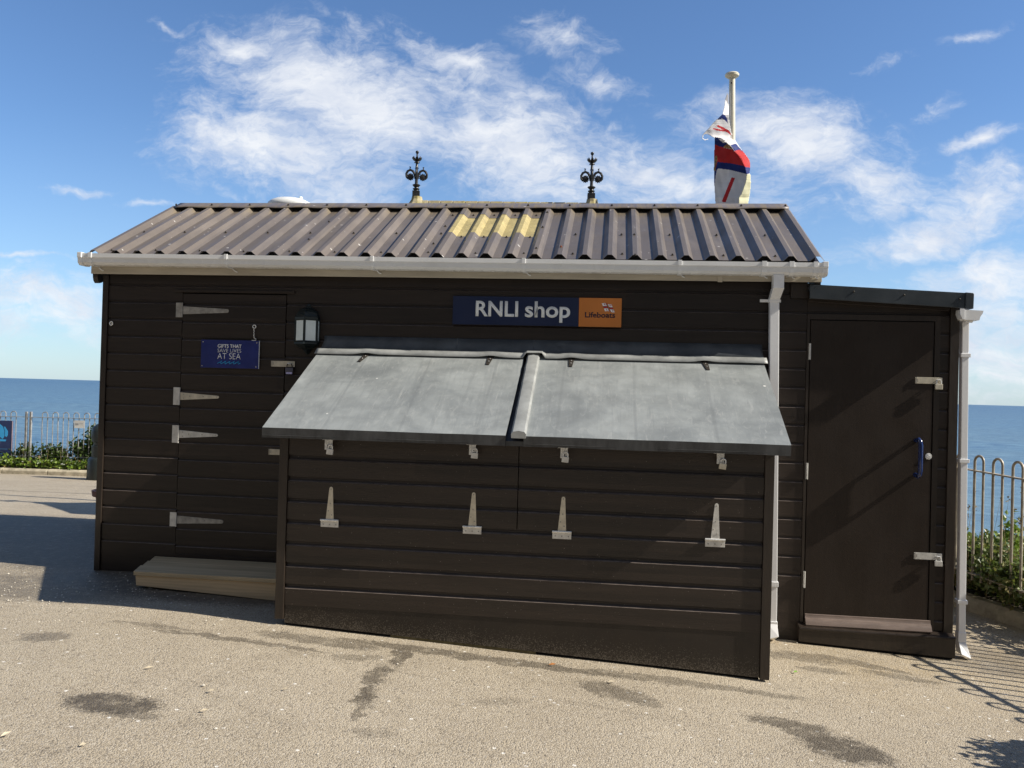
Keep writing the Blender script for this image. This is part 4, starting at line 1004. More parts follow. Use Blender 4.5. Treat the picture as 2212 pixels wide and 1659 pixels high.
s2 = thing('wall_sign', (1.06, -.004, 1.785), 'small blue sign with white capitals on the left door', 'sign')
b = MB(); b.box(.817, 1.302, -.022, -.012, 1.675, 1.899); b.build('board', m_blue, s2, bevel=.001)
b = MB(); b.box(1.3022, 1.3050, -.022, -.012, 1.675, 1.899); b.build('board_edge', m_white, s2)
lettering('GIFTS THAT', .957, 1.157, 1.837, 1.866, -.0225, m_white, s2, bold=.018, depth=.0008)
lettering('SAVE LIVES', .957, 1.155, 1.801, 1.830, -.0225, m_white, s2, bold=-.012, depth=.0008)
lettering('AT SEA', .957, 1.152, 1.747, 1.794, -.0225, m_white, s2, bold=-.010, depth=.0008)
b = MB()
wv = []
n_ = 5
for k in range(n_):
    x = .960+k*.036
    wv += [(x, -.0235, 1.712), (x+.020, -.0235, 1.722), (x+.034, -.0235, 1.734), (x+.026, -.0235, 1.716), (x+.030, -.0235, 1.709)]
wv += [(1.146, -.0235, 1.716), (1.152, -.0235, 1.714)]
b.tube(wv, .0036, 5); b.build('wave_mark', m_cyan, s2, smooth=True)
for x, z in ((.833, 1.882), (1.283, 1.882), (.829, 1.690), (1.281, 1.690)):
    b = MB(); b.lathe([(.005, 0), (.004, .002), (.001, .003)], (0, 0, 0), 8); b.v = [(x+p[0], -.022-p[2], z+p[1]) for p in b.v]; b.build('sign_screw', m_brass, s2)

# ------------------------------------------------------------------ wall lantern
LX = 1.697
ln = thing('wall_lantern', (LX, -.002, 1.95), 'dark half lantern with frosted panes on the wall right of the left door', 'lantern')
def half(r, w=1.0): return [(-.096*r, .0), (-.096*r, -.040*r), (-.052*r, -.098*r), (.052*r, -.098*r), (.096*r, -.040*r), (.096*r, .0)]
PL = [(-.088, .0), (-.088, -.045), (.008, -.108), (.088, -.050), (.088, .0)]
def ringp(s_, z): return [(LX+x*s_, y*s_-.002, z) for x, y in PL]
def stack(levels, name, m, smooth=False, parent=ln):
    b = MB(); vs = []; n = len(PL)
    for s_, z in levels: vs += ringp(s_, z)
    fs = [(i*n+k, i*n+(k+1) % n, (i+1)*n+(k+1) % n, (i+1)*n+k) for i in range(len(levels)-1) for k in range(n)]
    fs += [tuple(range(n)), tuple((len(levels)-1)*n+k for k in range(n))]
    b.add(vs, fs); return b.build(name, m, parent, smooth=smooth)
stack([(1.06, 2.073), (1.08, 2.090), (1.0, 2.100), (.95, 2.110), (.97, 2.112), (.86, 2.130), (.88, 2.132), (.70, 2.148), (.72, 2.150), (.45, 2.163), (.30, 2.170), (.24, 2.180), (.18, 2.185), (.16, 2.195), (.06, 2.200)], 'dome', m_lantern)
stack([(.10, 1.800), (.20, 1.812), (.35, 1.826), (.30, 1.834), (.55, 1.846), (.70, 1.852), (.86, 1.866), (1.0, 1.874), (1.08, 1.880), (1.08, 1.892), (1.02, 1.897)], 'base', m_lantern)
b = MB()
for (x, y) in PL:
    b.box(LX+x-.0085, LX+x+.0085, y-.006, y+.004, 1.896, 2.076)
for (a, c) in zip(PL[:-1], PL[1:]):
    for zz in (1.901, 2.070): b.tube([(LX+a[0], a[1]-.001, zz), (LX+c[0], c[1]-.001, zz)], .006, 6)
b.build('cage', m_lantern, ln)
b = MB()
for (a, c) in zip(PL[:-1], PL[1:]):
    f0, f1 = .10, .90
    p = [(LX+a[0]+(c[0]-a[0])*f, a[1]+(c[1]-a[1])*f+.0) for f in (f0, f1)]
    b.add([(p[0][0], p[0][1], 1.897), (p[1][0], p[1][1], 1.897), (p[1][0], p[1][1], 2.073), (p[0][0], p[0][1], 2.073)], [(0, 1, 2, 3)])
g_ = b.build('pane', m_glass, ln); solid(g_, .003, 0)
b = MB(); b.box(LX-.085, LX+.085, -.012, -.001, 1.86, 2.10); b.build('back_plate', m_lantern, ln)

# ------------------------------------------------------------------ stone shelter behind (ridge and finials show)
sh = thing('stone_shelter', (2.8, 4.0, -.4), 'stone shelter behind the hut showing only its lichened ridge', 'shelter')
RX0, RX1, RY, RZ = 1.585, 3.80, 4.0, 3.93
EX0, EX1, EY0, EY1, EZ = .62, 4.75, 2.95, 5.05, 2.25
b = MB(); b.add([(RX0, RY, RZ), (RX1, RY, RZ-.03), (EX0, EY0, EZ), (EX1, EY0, EZ), (EX1, EY1, EZ), (EX0, EY1, EZ)], [(0, 1, 3, 2), (1, 4, 3), (0, 5, 4, 1), (0, 2, 5), (2, 3, 4, 5)])
b.build('roof', m_slate, sh)
nT = 14
for k in range(nT):
    a, c = RX0+(RX1-RX0)*k/nT, RX0+(RX1-RX0)*(k+1)/nT-.006
    z = RZ-.03*k/nT
    b = MB(); b.prism([(RY-.10, z-.085), (RY-.035, z+.006), (RY+.035, z+.006), (RY+.10, z-.085)], 'x', a, c)
    b.build('ridge_stone', m_stone, sh, bevel=.006)
for x, z in ((RX0, RZ), (RX1, RZ-.03)):
    b = MB(); b.lathe([(.19, -.16), (.15, -.085), (.10, -.025), (.072, .02), (.066, .055)], (x, RY, z), 10); b.build('finial_foot', m_stone, sh)
b = MB(); b.box(EX0+.15, EX1-.15, EY0+.12, EY0+.36, -.8, EZ); b.box(EX0+.15, EX1-.15, EY1-.36, EY1-.12, -.8, EZ); b.box(EX0+.15, EX0+.4, EY0+.36, EY1-.36, -.8, 1.2); b.box(EX1-.4, EX1-.15, EY0+.36, EY1-.36, -.8, EZ)
b.build('wall', m_render, sh)

def finial(name_, x, z, label, rot):
    t = thing('iron_finial', (x, RY, z), label, 'finial', 'iron finials on the stone ridge')
    b = MB(); b.box(-.047, .047, -.047, .047, 0, .082); b.build('plinth', m_iron, t, bevel=.004, at=(0, 0, 0))
    b = MB(); b.lathe([(.034, .082), (.030, .092), (.040, .104), (.044, .116), (.026, .120), (.024, .130), (.034, .140), (.052, .160), (.046, .166), (.024, .150), (.020, .19), (.017, .36), (.020, .368), (.026, .375), (.018, .384), (.015, .43), (.014, .440), (.036, .444), (.034, .452), (.014, .462), (.011, .475), (.010, .56), (.018, .566), (.022, .580), (.018, .594), (.006, .600)], (0, 0, 0), 12)
    b.build('shaft', m_iron, t, smooth=True, at=(0, 0, 0))
    b = MB(); n = 8
    for k in range(n):      # cup of pointed leaves
        a = 2*math.pi*k/n; ca, sa = math.cos(a), math.sin(a)
        def P(r, w, z_): return (r*ca-w*sa, r*sa+w*ca, z_)
        b.add([P(.012, .008, .462), P(.012, -.008, .462), P(.042, -.020, .478), P(.042, .020, .478), P(.060, -.016, .500), P(.060, .016, .500), P(.058, 0, .520)],
              [(0, 1, 2, 3), (3, 2, 4, 5), (5, 4, 6)])
    o = b.build('leaf_cup', m_iron, t, at=(0, 0, 0)); solid(o, .006, 0)
    for q in range(4):
        a = q*math.pi/2; ca, sa = math.cos(a), math.sin(a)
        def P(r, z_): return (r*ca, r*sa, z_)
        pts = [P(.014, .24), P(.022, .29), P(.045, .335), P(.080, .352), (P(.112, .335)), P(.130, .300), P(.128, .262), P(.108, .235)]
        b = MB(); b.tube(pts, [.013, .015, .016, .015, .015, .015, .013, .010], 8)
        b.tube([P(.082, .350), P(.086, .372), P(.080, .384), P(.092, .392)], [.008, .007, .010, .006], 6)
        sc_ = b.build('scroll', m_iron, t, smooth=True, at=(0, 0, 0))
        b = MB(); vs = [(P(.078, .262)[0]-sa*-.012, P(.078, .262)[1]+ca*-.012, .262)]; m_ = 22
        for side in (-.012, .012):
            c0 = len(b.v); b.v.append((.078*ca-side*sa, .078*sa+side*ca, .262))
            for k in range(m_):
                r_ = .050 if k % 2 == 0 else .038; an = 2*math.pi*k/m_
                rr = .078+r_*math.cos(an); b.v.append((rr*ca-side*.5*sa, rr*sa+side*.5*ca, .262+r_*math.sin(an)))
            for k in range(m_): b.f.append((c0, c0+1+k, c0+1+(k+1) % m_)); b.m.append(0)
        b.build('rosette', m_iron, t, at=(0, 0, 0))
    t.rotation_euler = (0, 0, rot); t.scale = (1.0,)*3
    return t
finial('f', RX0-.012, RZ+.045, 'black iron finial on the left end of the stone ridge', R(12))
finial('f', RX1-.012, RZ+.015, 'black iron finial on the ridge end nearer the flagpole', R(4))

# ------------------------------------------------------------------ street lamp, flagpole, flag
lp_ = thing('street_lamp', (-.28, 5.0, gz(-.3, 5)), 'white domed lamp head just above the left of the hut roof', 'street lamp')
b = MB(); b.tube([(-.28, 5.0, gz(-.3, 5)), (-.28, 5.0, 4.08)], [.07, .04], 12); b.build('pole', m_lampg, lp_, smooth=True)
b = MB(); b.lathe([(.10, -.10), (.30, -.05), (.318, -.02), (.305, .02), (.25, .055), (.16, .085), (.07, .098), (.01, .10)], (-.50, 5.0, 4.115), 28, sx=1.0, sy=.62)
b.v = [(v[0]+(.05 if v[2] > 4.14 else 0)*(v[2]-4.14)*-8, v[1], v[2]) for v in b.v]
hd = b.build('lamp_head', m_lampw, lp_, smooth=True)
b = MB(); b.lathe([(.022, 0), (.030, .008), (.024, .016), (.030, .022), (.018, .036), (.004, .042)], (-.33, 5.0, 4.185), 10); b.build('photocell', m_glass, hd, smooth=True)

fp = thing('flagpole', (5.50, 4.0, gz(5.5, 4)), 'cream flagpole with a round disc cap rising behind the hut', 'flagpole')
b = MB(); b.tube([(5.5, 4.0, gz(5.5, 4)), (5.498, 4.0, 3.4), (5.458, 4.0, 5.44)], [.06, .05, .036], 12); b.build('mast', m_pole, fp, smooth=True)
b = MB(); b.lathe([(.03, -.045), (.05, -.04), (.082, -.018), (.086, .004), (.075, .018), (.03, .026), (.004, .028)], (5.456, 4.0, 5.475), 24); b.build('cap', m_pole, fp, smooth=True)
b = MB(); b.box(5.440, 5.452, 3.958, 3.966, 5.355, 5.375); b.build('halyard_slot', m_screw, fp)

def build_flag():
    Y0 = 3.66
    sc_ = .3617/1.8228/1821.3*10.36       # photograph zoom step expressed in metres at the pole
    def WP(px, py, y=Y0):
        u = (2700+px*.3617)/1.8228; v = (250+py*.3617)/1.8228
        d = fw+r2*((u-1106)/1821.3)-u2*((v-829.5)/1821.3)
        t = (y-CAM.y)/d.y; return CAM+d*t
    red, blue, white, gold, dark = 1, 2, 0, 3, 4
    inside = lambda x, y, P: sum(((P[i][1] > y) != (P[i-1][1] > y)) and (x < (P[i-1][0]-P[i][0])*(y-P[i][1])/(P[i-1][1]-P[i][1]+1e-9)+P[i][0]) for i in range(len(P))) % 2 == 1
    A = [(452, 325), (466, 345), (470, 600), (492, 740), (512, 790), (560, 870), (605, 935), (650, 990), (690, 1045), (702, 1090), (700, 1150), (693, 1198), (705, 1215), (708, 1300), (700, 1400), (686, 1480), (668, 1570), (566, 1570), (582, 1500), (578, 1462), (605, 1425), (640, 1330), (655, 1290), (664, 1210), (658, 1190), (645, 1130), (636, 1110), (600, 1040), (560, 985), (525, 950), (495, 905), (440, 860), (385, 830), (318, 812), (245, 772), (205, 768), (190, 785), (186, 812), (205, 828), (246, 820), (243, 826), (205, 838), (182, 818), (181, 785), (200, 758), (235, 725), (285, 665), (330, 615), (365, 590), (400, 552), (420, 480), (430, 390)]
    Bq = [(318, 800), (395, 815), (440, 850), (500, 900), (560, 970), (610, 1035), (645, 1110), (662, 1180), (668, 1230), (660, 1290), (645, 1330), (608, 1425), (585, 1465), (587, 1500), (572, 1570), (326, 1570), (320, 1450), (312, 1320), (307, 1150), (312, 950)]
    colA = [([(488, 888), (545, 872), (600, 935), (625, 962), (580, 938), (528, 952)], blue), ([(528, 952), (580, 935), (620, 950), (700, 1060), (704, 1100), (701, 1134), (640, 1125), (600, 1040)], red),
            ([(640, 1122), (701, 1132), (698, 1160), (692, 1200), (658, 1205)], blue), ([(398, 548), (430, 565), (450, 600), (460, 655), (430, 620), (395, 598), (350, 612), (345, 605)], blue),
            ([(396, 560), (425, 575), (444, 600), (454, 640), (428, 612), (395, 592), (362, 600)], red), ([(330, 680), (352, 670), (400, 690), (470, 728), (500, 785), (450, 750), (400, 720)], red), ([(286, 708), (320, 706), (400, 722), (440, 742), (400, 738), (330, 728)], red),
            ([(452, 325), (466, 345), (466, 470), (450, 420), (430, 390)], dark)]
    colB = [([(300, 1150), (330, 1180), (318, 1300), (300, 1320)], blue), ([(318, 1010), (335, 1000), (345, 1015), (342, 1070), (330, 1100), (322, 1180), (310, 1230), (305, 1130)], gold), ([(410, 905), (450, 875), (485, 900), (500, 930), (412, 915)], gold), ([(410, 905), (500, 922), (498, 934), (412, 917)], white),
            ([(500, 1240), (537, 1246), (435, 1512), (392, 1505)], red),
            ([(300, 880), (318, 878), (370, 905), (415, 910), (500, 930), (560, 965), (610, 1035), (650, 1118), (480, 1085), (345, 1070), (335, 1110), (318, 1180), (300, 1180)], red),
            ([(300, 790), (395, 815), (360, 822), (410, 868), (440, 855), (560, 960), (500, 935), (410, 915), (370, 908), (300, 885)], blue),
            ([(335, 1068), (480, 1084), (652, 1118), (668, 1204), (480, 1158), (360, 1142), (340, 1155), (318, 1260), (300, 1290), (312, 1180)], blue)]
    st = 5
    b = MB()
    rowxa, rowxb = {}, {}
    def edge(P, py, side):
        xs_ = [x for x in range(150, 740, 2) if inside(x, py, P)]
        return (min(xs_) if side < 0 else max(xs_)) if xs_ else None
    eA, eB = {}, {}
    for py in range(310, 1580, st):
        eA[py] = edge(A, py+2.5, -1); eB[py] = edge(Bq, py+2.5, 1)
    for layer, P, cl in ((0, A, colA), (1, Bq, colB)):
        vid = {}
        def V(i, j):
            k = (i, j)
            if k not in vid:
                px, py = i*st, j*st
                ea = eA.get(py) or eA.get(py-st) or 450
                fold = .007*math.sin(px*.028+py*.012)+.002*math.sin(px*.07-py*.02)
                if layer == 0:
                    y = Y0+(px-ea)*sc_*(.9 if py > 830 else .85)+fold*.7
                else:
                    y = Y0+.012+(min(ea, 660)-px)*sc_*.45+fold
                y += max(0, 560-py)/240*.27
                # keep the traced outline: move along the sight line of the photograph's own place
                q = WP(px, py, Y0); q2 = WP(px, py, y)
                vid[k] = len(b.v); b.v.append((q2.x, q2.y, q2.z))
            return vid[k]
        for j in range(62, 316):
            for i in range(30, 148):
                cx_, cy_ = (i+.5)*st, (j+.5)*st
                if inside(cx_, cy_, P):
                    mi = white
                    for pl, c_ in cl:
                        if inside(cx_, cy_, pl): mi = c_; break
                    if layer == 0 and cy_ > 1205 and mi == white: mi = 5
                    b.add([], []); b.f.append((V(i, j+1), V(i+1, j+1), V(i+1, j), V(i, j))); b.m.append(mi)
    fl_ = thing('flag', (5.46, 4.0, 4.6), 'red, white and blue flag hanging furled below the flagpole cap', 'flag')
    mw_ = mat('white_flag_cloth', (0.80, 0.79, 0.80), .8, var=.03); mr_ = mat('red_flag_cloth', (0.60, 0.03, 0.035), .8, var=.08); mb_ = mat('blue_flag_cloth', (0.012, 0.035, 0.22), .8, var=.1)
    mc_ = mat('cream_flag_backing', (0.80, 0.78, 0.55), .8, var=.05); mg_ = mat('gold_flag_print', (0.40, 0.24, 0.09), .8, var=.4, vscale=40, alt=(.05, .03, .03)); md_ = mat('dark_flag_hem', (.22, .22, .24), .8)
    # cloth lets some light through
    for mm in (mw_, mr_, mb_, mc_):
        t = NT(mm.node_tree); p = t.n['Principled BSDF']; tr = t.new('ShaderNodeBsdfTranslucent')
        src = p.inputs['Base Color'].links[0].from_socket; t.l.new(src, tr.inputs[0])
        ms = t.new('ShaderNodeMixShader'); ms.inputs[0].default_value = .22
        t.l.new(p.outputs[0], ms.inputs[1]); t.l.new(tr.outputs[0], ms.inputs[2]); t.l.new(ms.outputs[0], t.n['Material Output'].inputs[0])
    o = b.build('cloth', [mw_, mr_, mb_, mg_, md_, mc_], fl_, smooth=True); solid(o, .002, 0)
    b = MB(); b.tube([(5.425, 3.95, 5.24), (5.445, 3.955, 4.9), (5.475, 3.95, 4.3), (5.49, 3.94, 3.6)], .006, 6); b.build('halyard', mat('halyard_rope', (.3, .3, .32), .8), fl_, smooth=True)
build_flag()

# ------------------------------------------------------------------ railings
def railing(name_, label, P, n, ztop, sp_, mm, post_at=(), hoop=.052, rail_d=.14, bot=.90, zs=0.0, r=.0085, step=None, panel=None):
    """bow-topped railing; P(s) gives the plan point at distance s, ztop(s) the hoop top"""
    base = P(0); t = thing('bow_top_railing', (base[0], base[1], ztop(0)-1.1), label, 'railing')
    for k in range(n):
        s_ = k*sp_+sp_/2
        if any(abs(s_-q) < .11 for q in post_at): continue
        c = Vector(P(s_)); a = Vector(P(s_-hoop)); e = Vector(P(s_+hoop)); zt_ = ztop(s_)
        pts = [(a.x, a.y, zt_-bot-.06), (a.x, a.y, zt_-hoop)]
        for an in lin(math.pi, 0, 10)[1:-1]:
            q = Vector(P(s_+hoop*math.cos(an))); pts.append((q.x, q.y, zt_-hoop+hoop*math.sin(an)))
        pts += [(e.x, e.y, zt_-hoop), (e.x, e.y, zt_-bot-.06)]
        b = MB(); b.tube(pts, r, 8); b.build('hoop', mm, t, smooth=True)
    for d_, nm in ((rail_d, 'top_rail'), (bot, 'bottom_rail')):
        a = Vector(P(-.1)); e = Vector(P(n*sp_+.1)); za, ze = ztop(0)-d_, ztop(n*sp_)-d_
        d = (e-a).normalized(); w = Vector((-d.y, d.x))*.024
        b = MB(); vs = []
        for q, z in ((a, za), (e, ze)):
            for sg_, hz_ in ((-1, -.006), (1, -.006), (1, .006), (-1, .006)): vs.append((q.x+w.x*sg_, q.y+w.y*sg_, z+hz_))
        b.add(vs, [(0, 1, 5, 4), (1, 2, 6, 5), (2, 3, 7, 6), (3, 0, 4, 7), (0, 1, 2, 3), (4, 5, 6, 7)]); b.build(nm, mm, t)
    for q in post_at:
        c = Vector(P(q)); z = ztop(q)
        b = MB(); b.box(c.x-.022, c.x+.022, c.y-.022, c.y+.022, z-1.25, z-.0); b.build('post', mm, t, bevel=.003)
    return t
fo = (-9.774, 11.412); fd = (.9905, .1376)
sL = .245
LP = lambda s: (fo[0]+fd[0]*(s-3.675), fo[1]+fd[1]*(s-3.675))
railing('r', 'grey bow topped railing above the sea left of the hut', LP, 52, lambda s: .775+.002*s, .2385, m_galv, post_at=(3.675+.555, 3.675+.655, 3.675+3.6, 3.675+6.5), hoop=.060, rail_d=.125, bot=1.02, r=.0105)
rd = Vector((-.28, 1.0)); L_ = rd.length
RPf = lambda s: (7.825+.28*3.0-(-(-.28)/L_)*s, -3.05+(1/L_)*s)
railing('r', 'buff bow topped railing casting its shadow right of the side store', RPf, 26, lambda s: 1.038+.0289*(s-3.0), .232, m_galvr, post_at=(), hoop=.056, rail_d=.135, bot=1.06, r=.0115)

# notice and banner on the left railing
def fence_pt(x): s = (x-fo[0])/fd[0]; return (x, fo[1]+fd[1]*s)
nt = thing('notice', (-8.0, fence_pt(-8)[1], .52), 'small white laminated notice tied to the left railing', 'notice')
def board(x0, x1, z0, z1, off, th, m, parent, name):
    a, c = fence_pt(x0), fence_pt(x1); b = MB()
    b.add([(a[0], a[1]-off, z0), (c[0], c[1]-off, z0), (c[0], c[1]-off, z1), (a[0], a[1]-off, z1), (a[0], a[1]-off+th, z0), (c[0], c[1]-off+th, z0), (c[0], c[1]-off+th, z1), (a[0], a[1]-off+th, z1)],
          [(0, 1, 2, 3), (4, 5, 6, 7), (0, 1, 5, 4), (1, 2, 6, 5), (2, 3, 7, 6), (3, 0, 4, 7)])
    return b.build(name, m, parent)
board(-8.125, -7.89, .437, .612, .03, .004, mat('notice_paper', (.62, .62, .60), .5), nt, 'card')
board(-8.10, -8.03, .50, .545, .0315, .001, mat('grey_print', (.30, .31, .33), .5), nt, 'print')
board(-8.02, -7.93, .54, .55, .0315, .001, mat('grey_print', (.30, .31, .33), .5), nt, 'print')
board(-8.02, -7.93, .51, .518, .0315, .001, mat('grey_print', (.30, .31, .33), .5), nt, 'print')
bn = thing('banner_board', (-9.9, fence_pt(-9.9)[1], .15), 'dark blue board with a light blue sail mark on the left railing', 'banner')
board(-10.30, -9.50, -.30, .565, .045, .02, m_navy2 if 'm_navy2' in globals() else mat('banner_blue', (0.018, 0.035, 0.115), .45, var=.08), bn, 'panel')
board(-9.512, -9.497, -.29, .56, .05, .006, mat('pinkish_edge', (.45, .36, .42), .5), bn, 'panel_edge')
def onb(pts, name, m):
    b = MB(); vs = []
    for (x, z) in pts: q = fence_pt(x); vs.append((q[0], q[1]-.0475, z))
    vs2 = [(v[0], v[1]+.001, v[2]) for v in vs]; n = len(vs)
    b.add(vs+vs2, [tuple(range(n)), tuple(range(n, 2*n))]+[(i, (i+1) % n, n+(i+1) % n, n+i) for i in range(n)]); b.build(name, m, bn)
onb([(-10.05, .20), (-9.90, .46), (-9.80, .50), (-9.72, .43), (-9.68, .33), (-9.68, .20), (-9.71, .14), (-9.80, .21)], 'sail_mark', m_cyan)
onb([(-9.70, .43), (-9.66, .42), (-9.60, .32), (-9.60, .24), (-9.63, .19), (-9.67, .215), (-9.665, .33)], 'sail_mark', m_cyan)
onb([(-10.02, .17), (-9.86, .19), (-9.76, .14), (-9.63, .13), (-9.65, .09), (-9.80, .09), (-9.95, .13)], 'sail_mark', m_cyan)
q = fence_pt(-9.8)
lettering('k', -9.80, -9.765, .035, .095, q[1]-.050, m_white, bn, bold=.02, depth=.001)
for z in (-.095, -.205):
    onb([(-9.86, z), (-9.60, z), (-9.60, z+.018), (-9.86, z+.018)], 'small_print', mat('muted_blue_print', (.05, .16, .34), .5))
onb([(-9.64, -.245), (-9.575, -.240), (-9.575, -.222), (-9.62, -.225)], 'small_print', m_white)

# ------------------------------------------------------------------ bin and pot at the left back corner
bi = thing('litter_bin', (-6.60, 10.25, gz(-6.6, 10.25)), 'dark domed litter bin half hidden behind the hut corner', 'litter bin')
bz = gz(-6.6, 10.25)
b = MB(); b.lathe([(.31, 0), (.315, .03), (.30, .42), (.27, .47), (.24, .49)], (-6.52, 10.25, bz), 20); b.build('body', m_bin, bi, smooth=True)
b = MB(); b.lathe([(.235, .485), (.235, .72), (.20, .73), (.20, .80), (.235, .815), (.235, .90)], (-6.52, 10.25, bz), 20); b.build('upper_body', m_bin, bi, smooth=True)
b = MB(); b.lathe([(.25, .895), (.25, 1.02), (.22, 1.12), (.14, 1.18), (.02, 1.20)], (-6.52, 10.25, bz), 20); b.build('hood', m_bin, bi, smooth=True)
po = thing('plant_pot', (-1.44, 2.45, gz(-1.4, 2.4)), 'terracotta flower pot half hidden behind the left end of the hut', 'plant pot')
pz = gz(-1.4, 2.4)
b = MB(); b.lathe([(.13, 0), (.17, .30), (.205, .31), (.215, .375), (.19, .378), (.18, .34), (.01, .33)], (-1.44, 2.45, pz), 20); b.build('pot', m_terra, po, smooth=True)

# ------------------------------------------------------------------ planting
def leaf(b, p, size, up_=0.3):
    d = Vector((random.gauss(0, 1), random.gauss(0, 1), random.gauss(0, .7)+up_)).normalized()
    n = Vector((random.gauss(0, 1), random.gauss(0, 1), random.gauss(0, 1)+.6)).normalized()
    s = d.cross(n).normalized(); n = s.cross(d)
    L = size*random.uniform(.7, 1.3); W = L*.36
    fold = n*W*.35
    a = p; m1 = p+d*L*.45; e = p+d*L
    b.add([a, m1+s*W+fold, e, m1-s*W+fold, m1], [(0, 1, 2, 4), (0, 4, 2, 3)])
def shrub(loc, rx, ry, h, nl, size, label, m, cat='shrub', name='shrub', group=None, nst=26, m_st=m_stemg):
    t = thing(name, loc, label, cat, group)
    o = Vector(loc)
    st_, lv = MB(), MB()
    tips = []
    for k in range(nst):
        a = random.uniform(0, 2*math.pi); rr = math.sqrt(random.random())
        tip = o+Vector((rx*rr*math.cos(a), ry*rr*math.sin(a), h*random.uniform(.55, 1.0)*math.sqrt(max(.15, 1-.7*rr*rr))))
        r0 = o+Vector((rx*.35*rr*math.cos(a), ry*.35*rr*math.sin(a), 0))
        mid = r0.lerp(tip, .5)+Vector((random.gauss(0, .03), random.gauss(0, .03), .03))
        st_.tube([r0, mid, tip], [.006, .0045, .002], 5); tips.append((r0, mid, tip))
    for k in range(nl):
        r0, mid, tip = random.choice(tips); f = random.random()**.6
        p = (r0.lerp(mid, f*2) if f < .5 else mid.lerp(tip, f*2-1))
        p = p+Vector((random.gauss(0, .05), random.gauss(0, .05), random.gauss(0, .04)))*(rx/.4)**.5
        leaf(lv, p, size)
    st_.build('stems', m_st, t); lv.build('foliage', m, t)
    return t
def sec_far(x, off): return edge_far(x)+off
shrub((-7.75, edge_far(-7.75)+.72, -.45), .62, .28, .98, 2600, .085, 'bushy green shrub behind the left railing under the white notice', m_leaf)
shrub((-6.95, edge_far(-6.95)+.68, -.42), .42, .25, .66, 1200, .08, 'lower green shrub behind the left railing beside the bin', m_leaf)
shrub((-8.60, edge_far(-8.6)+.62, -.45), .42, .22, .52, 1100, .075, 'small dark shrub at the twin posts of the left railing', m_leaf)
shrub((-9.32, edge_far(-9.3)+.62, -.45), .30, .2, .62, 700, .07, 'thin grey green shrub behind the blue banner board', m_leaf)
def carpet(name_, label, pts_fn, n, size, m, hmax):
    b = MB()
    for k in range(n):
        p = pts_fn(); leaf(b, Vector((p[0], p[1], p[2]+random.random()**2*hmax)), size, .5)
    o = b.build(name_, m); tag(o, label, 'ground cover', kind='stuff'); return o
def f1():
    x = random.uniform(-15, -3); bump = max(0, mnoise.noise(Vector((x*1.6, 0, 0))))
    off = random.uniform(.10, .75); return (x, edge_far(x)+off, gz(x, edge_far(x))+.11+.06*bump+random.random()*.10*(1+bump*2))
carpet('ivy_cover', 'bright green leafy ground cover behind the left kerb', f1, 5200, .085, m_ivy, .12)
def f1d():
    x = random.uniform(-15, -3); off = random.uniform(.14, 1.0); return (x, edge_far(x)+off, gz(x, edge_far(x))+.10+random.random()*.16)
carpet('dark_ivy_cover', 'dark ivy in the shade under the left railing', f1d, 5000, .08, m_ivyd, .10)
# right-hand verge: mounded brambles along the railing
shrub((7.48, 2.05, -.15), .30, .42, .58, 3600, .05, 'green bramble clump behind the railing nearest the side store', m_bram)
shrub((7.66, 1.40, -.15), .30, .40, .52, 3600, .05, 'bramble clump with brown tipped leaves at the right edge', m_bram)
shrub((7.35, 2.75, -.15), .30, .42, .60, 2400, .055, 'bramble clump further back along the right railing', m_bram)
shrub((7.95, .65, -.15), .34, .5, .45, 2000, .055, 'low bramble clump just outside the right of the view', m_bram)
shrub((7.95, 2.25, -.2), .4, .5, .66, 2200, .06, 'tall pale leaved mallow clump beyond the right railing', m_ivy)
def f2():
    y = random.uniform(-.8, 4.2); off = random.uniform(.12, .95); x = edge_right(y)+off
    return (x, y, gz(edge_right(y), y)+.13+random.random()*.16)
carpet('bramble_cover', 'dark tangled ivy and brambles behind the right kerb', f2, 9500, .05, m_ivyd, .14)
def stalks(name_, label, fn, n, hmin, hmax, m, heads=True, r=.0018):
    b = MB()
    for k in range(n):
        p = Vector(fn()); h = random.uniform(hmin, hmax); lean = Vector((random.gauss(0, .10), random.gauss(0, .10), 1)).normalized()
        mid = p+lean*h*.5; e = p+lean*h+Vector((random.gauss(0, .05), random.gauss(0, .05), 0))*h
        b.tube([p, mid, e], [r, r*.8, r*.45], 4)
        if heads:
            for q in range(7): leaf(b, e-lean*random.random()*.07, .022, .6)
    o = b.build(name_, m); tag(o, label, 'grass', kind='stuff')
def f3():
    y = random.uniform(.6, 3.4); x = 7.825-.28*(y+.05)+random.uniform(-.08, .45); return (x, y, -.12)
stalks('wild_grass', 'dry seeding grass stalks among the brambles at the right railing', f3, 95, .30, .98, m_stem)
def f4():
    x = random.uniform(-12, -6); return (x, edge_far(x)+random.uniform(.3, .9), -.35)
stalks('dry_grass', 'sparse grass stalks behind the left railing', f4, 60, .3, .95, m_stem, False, .003)
# tangle of fallen stems at the foot of the right verge
def tangle():
    b = MB()
    for k in range(260):
        y = random.uniform(-.3, 3.6); off = random.uniform(.08, .8); x = edge_right(y)+off; z = gz(edge_right(y), y)+.15+random.random()*.14
        a = random.uniform(0, 6.28); L = random.uniform(.10, .34)
        p = Vector((x, y, z)); e = p+Vector((math.cos(a)*L, math.sin(a)*L, random.uniform(-.05, .12)))
        b.tube([p, p.lerp(e, .5)+Vector((0, 0, .03)), e], .0022, 4)
    o = b.build('stem_tangle', m_stem); tag(o, 'straw coloured dead stems tangled in the right verge', 'dead stems', kind='stuff')
tangle()
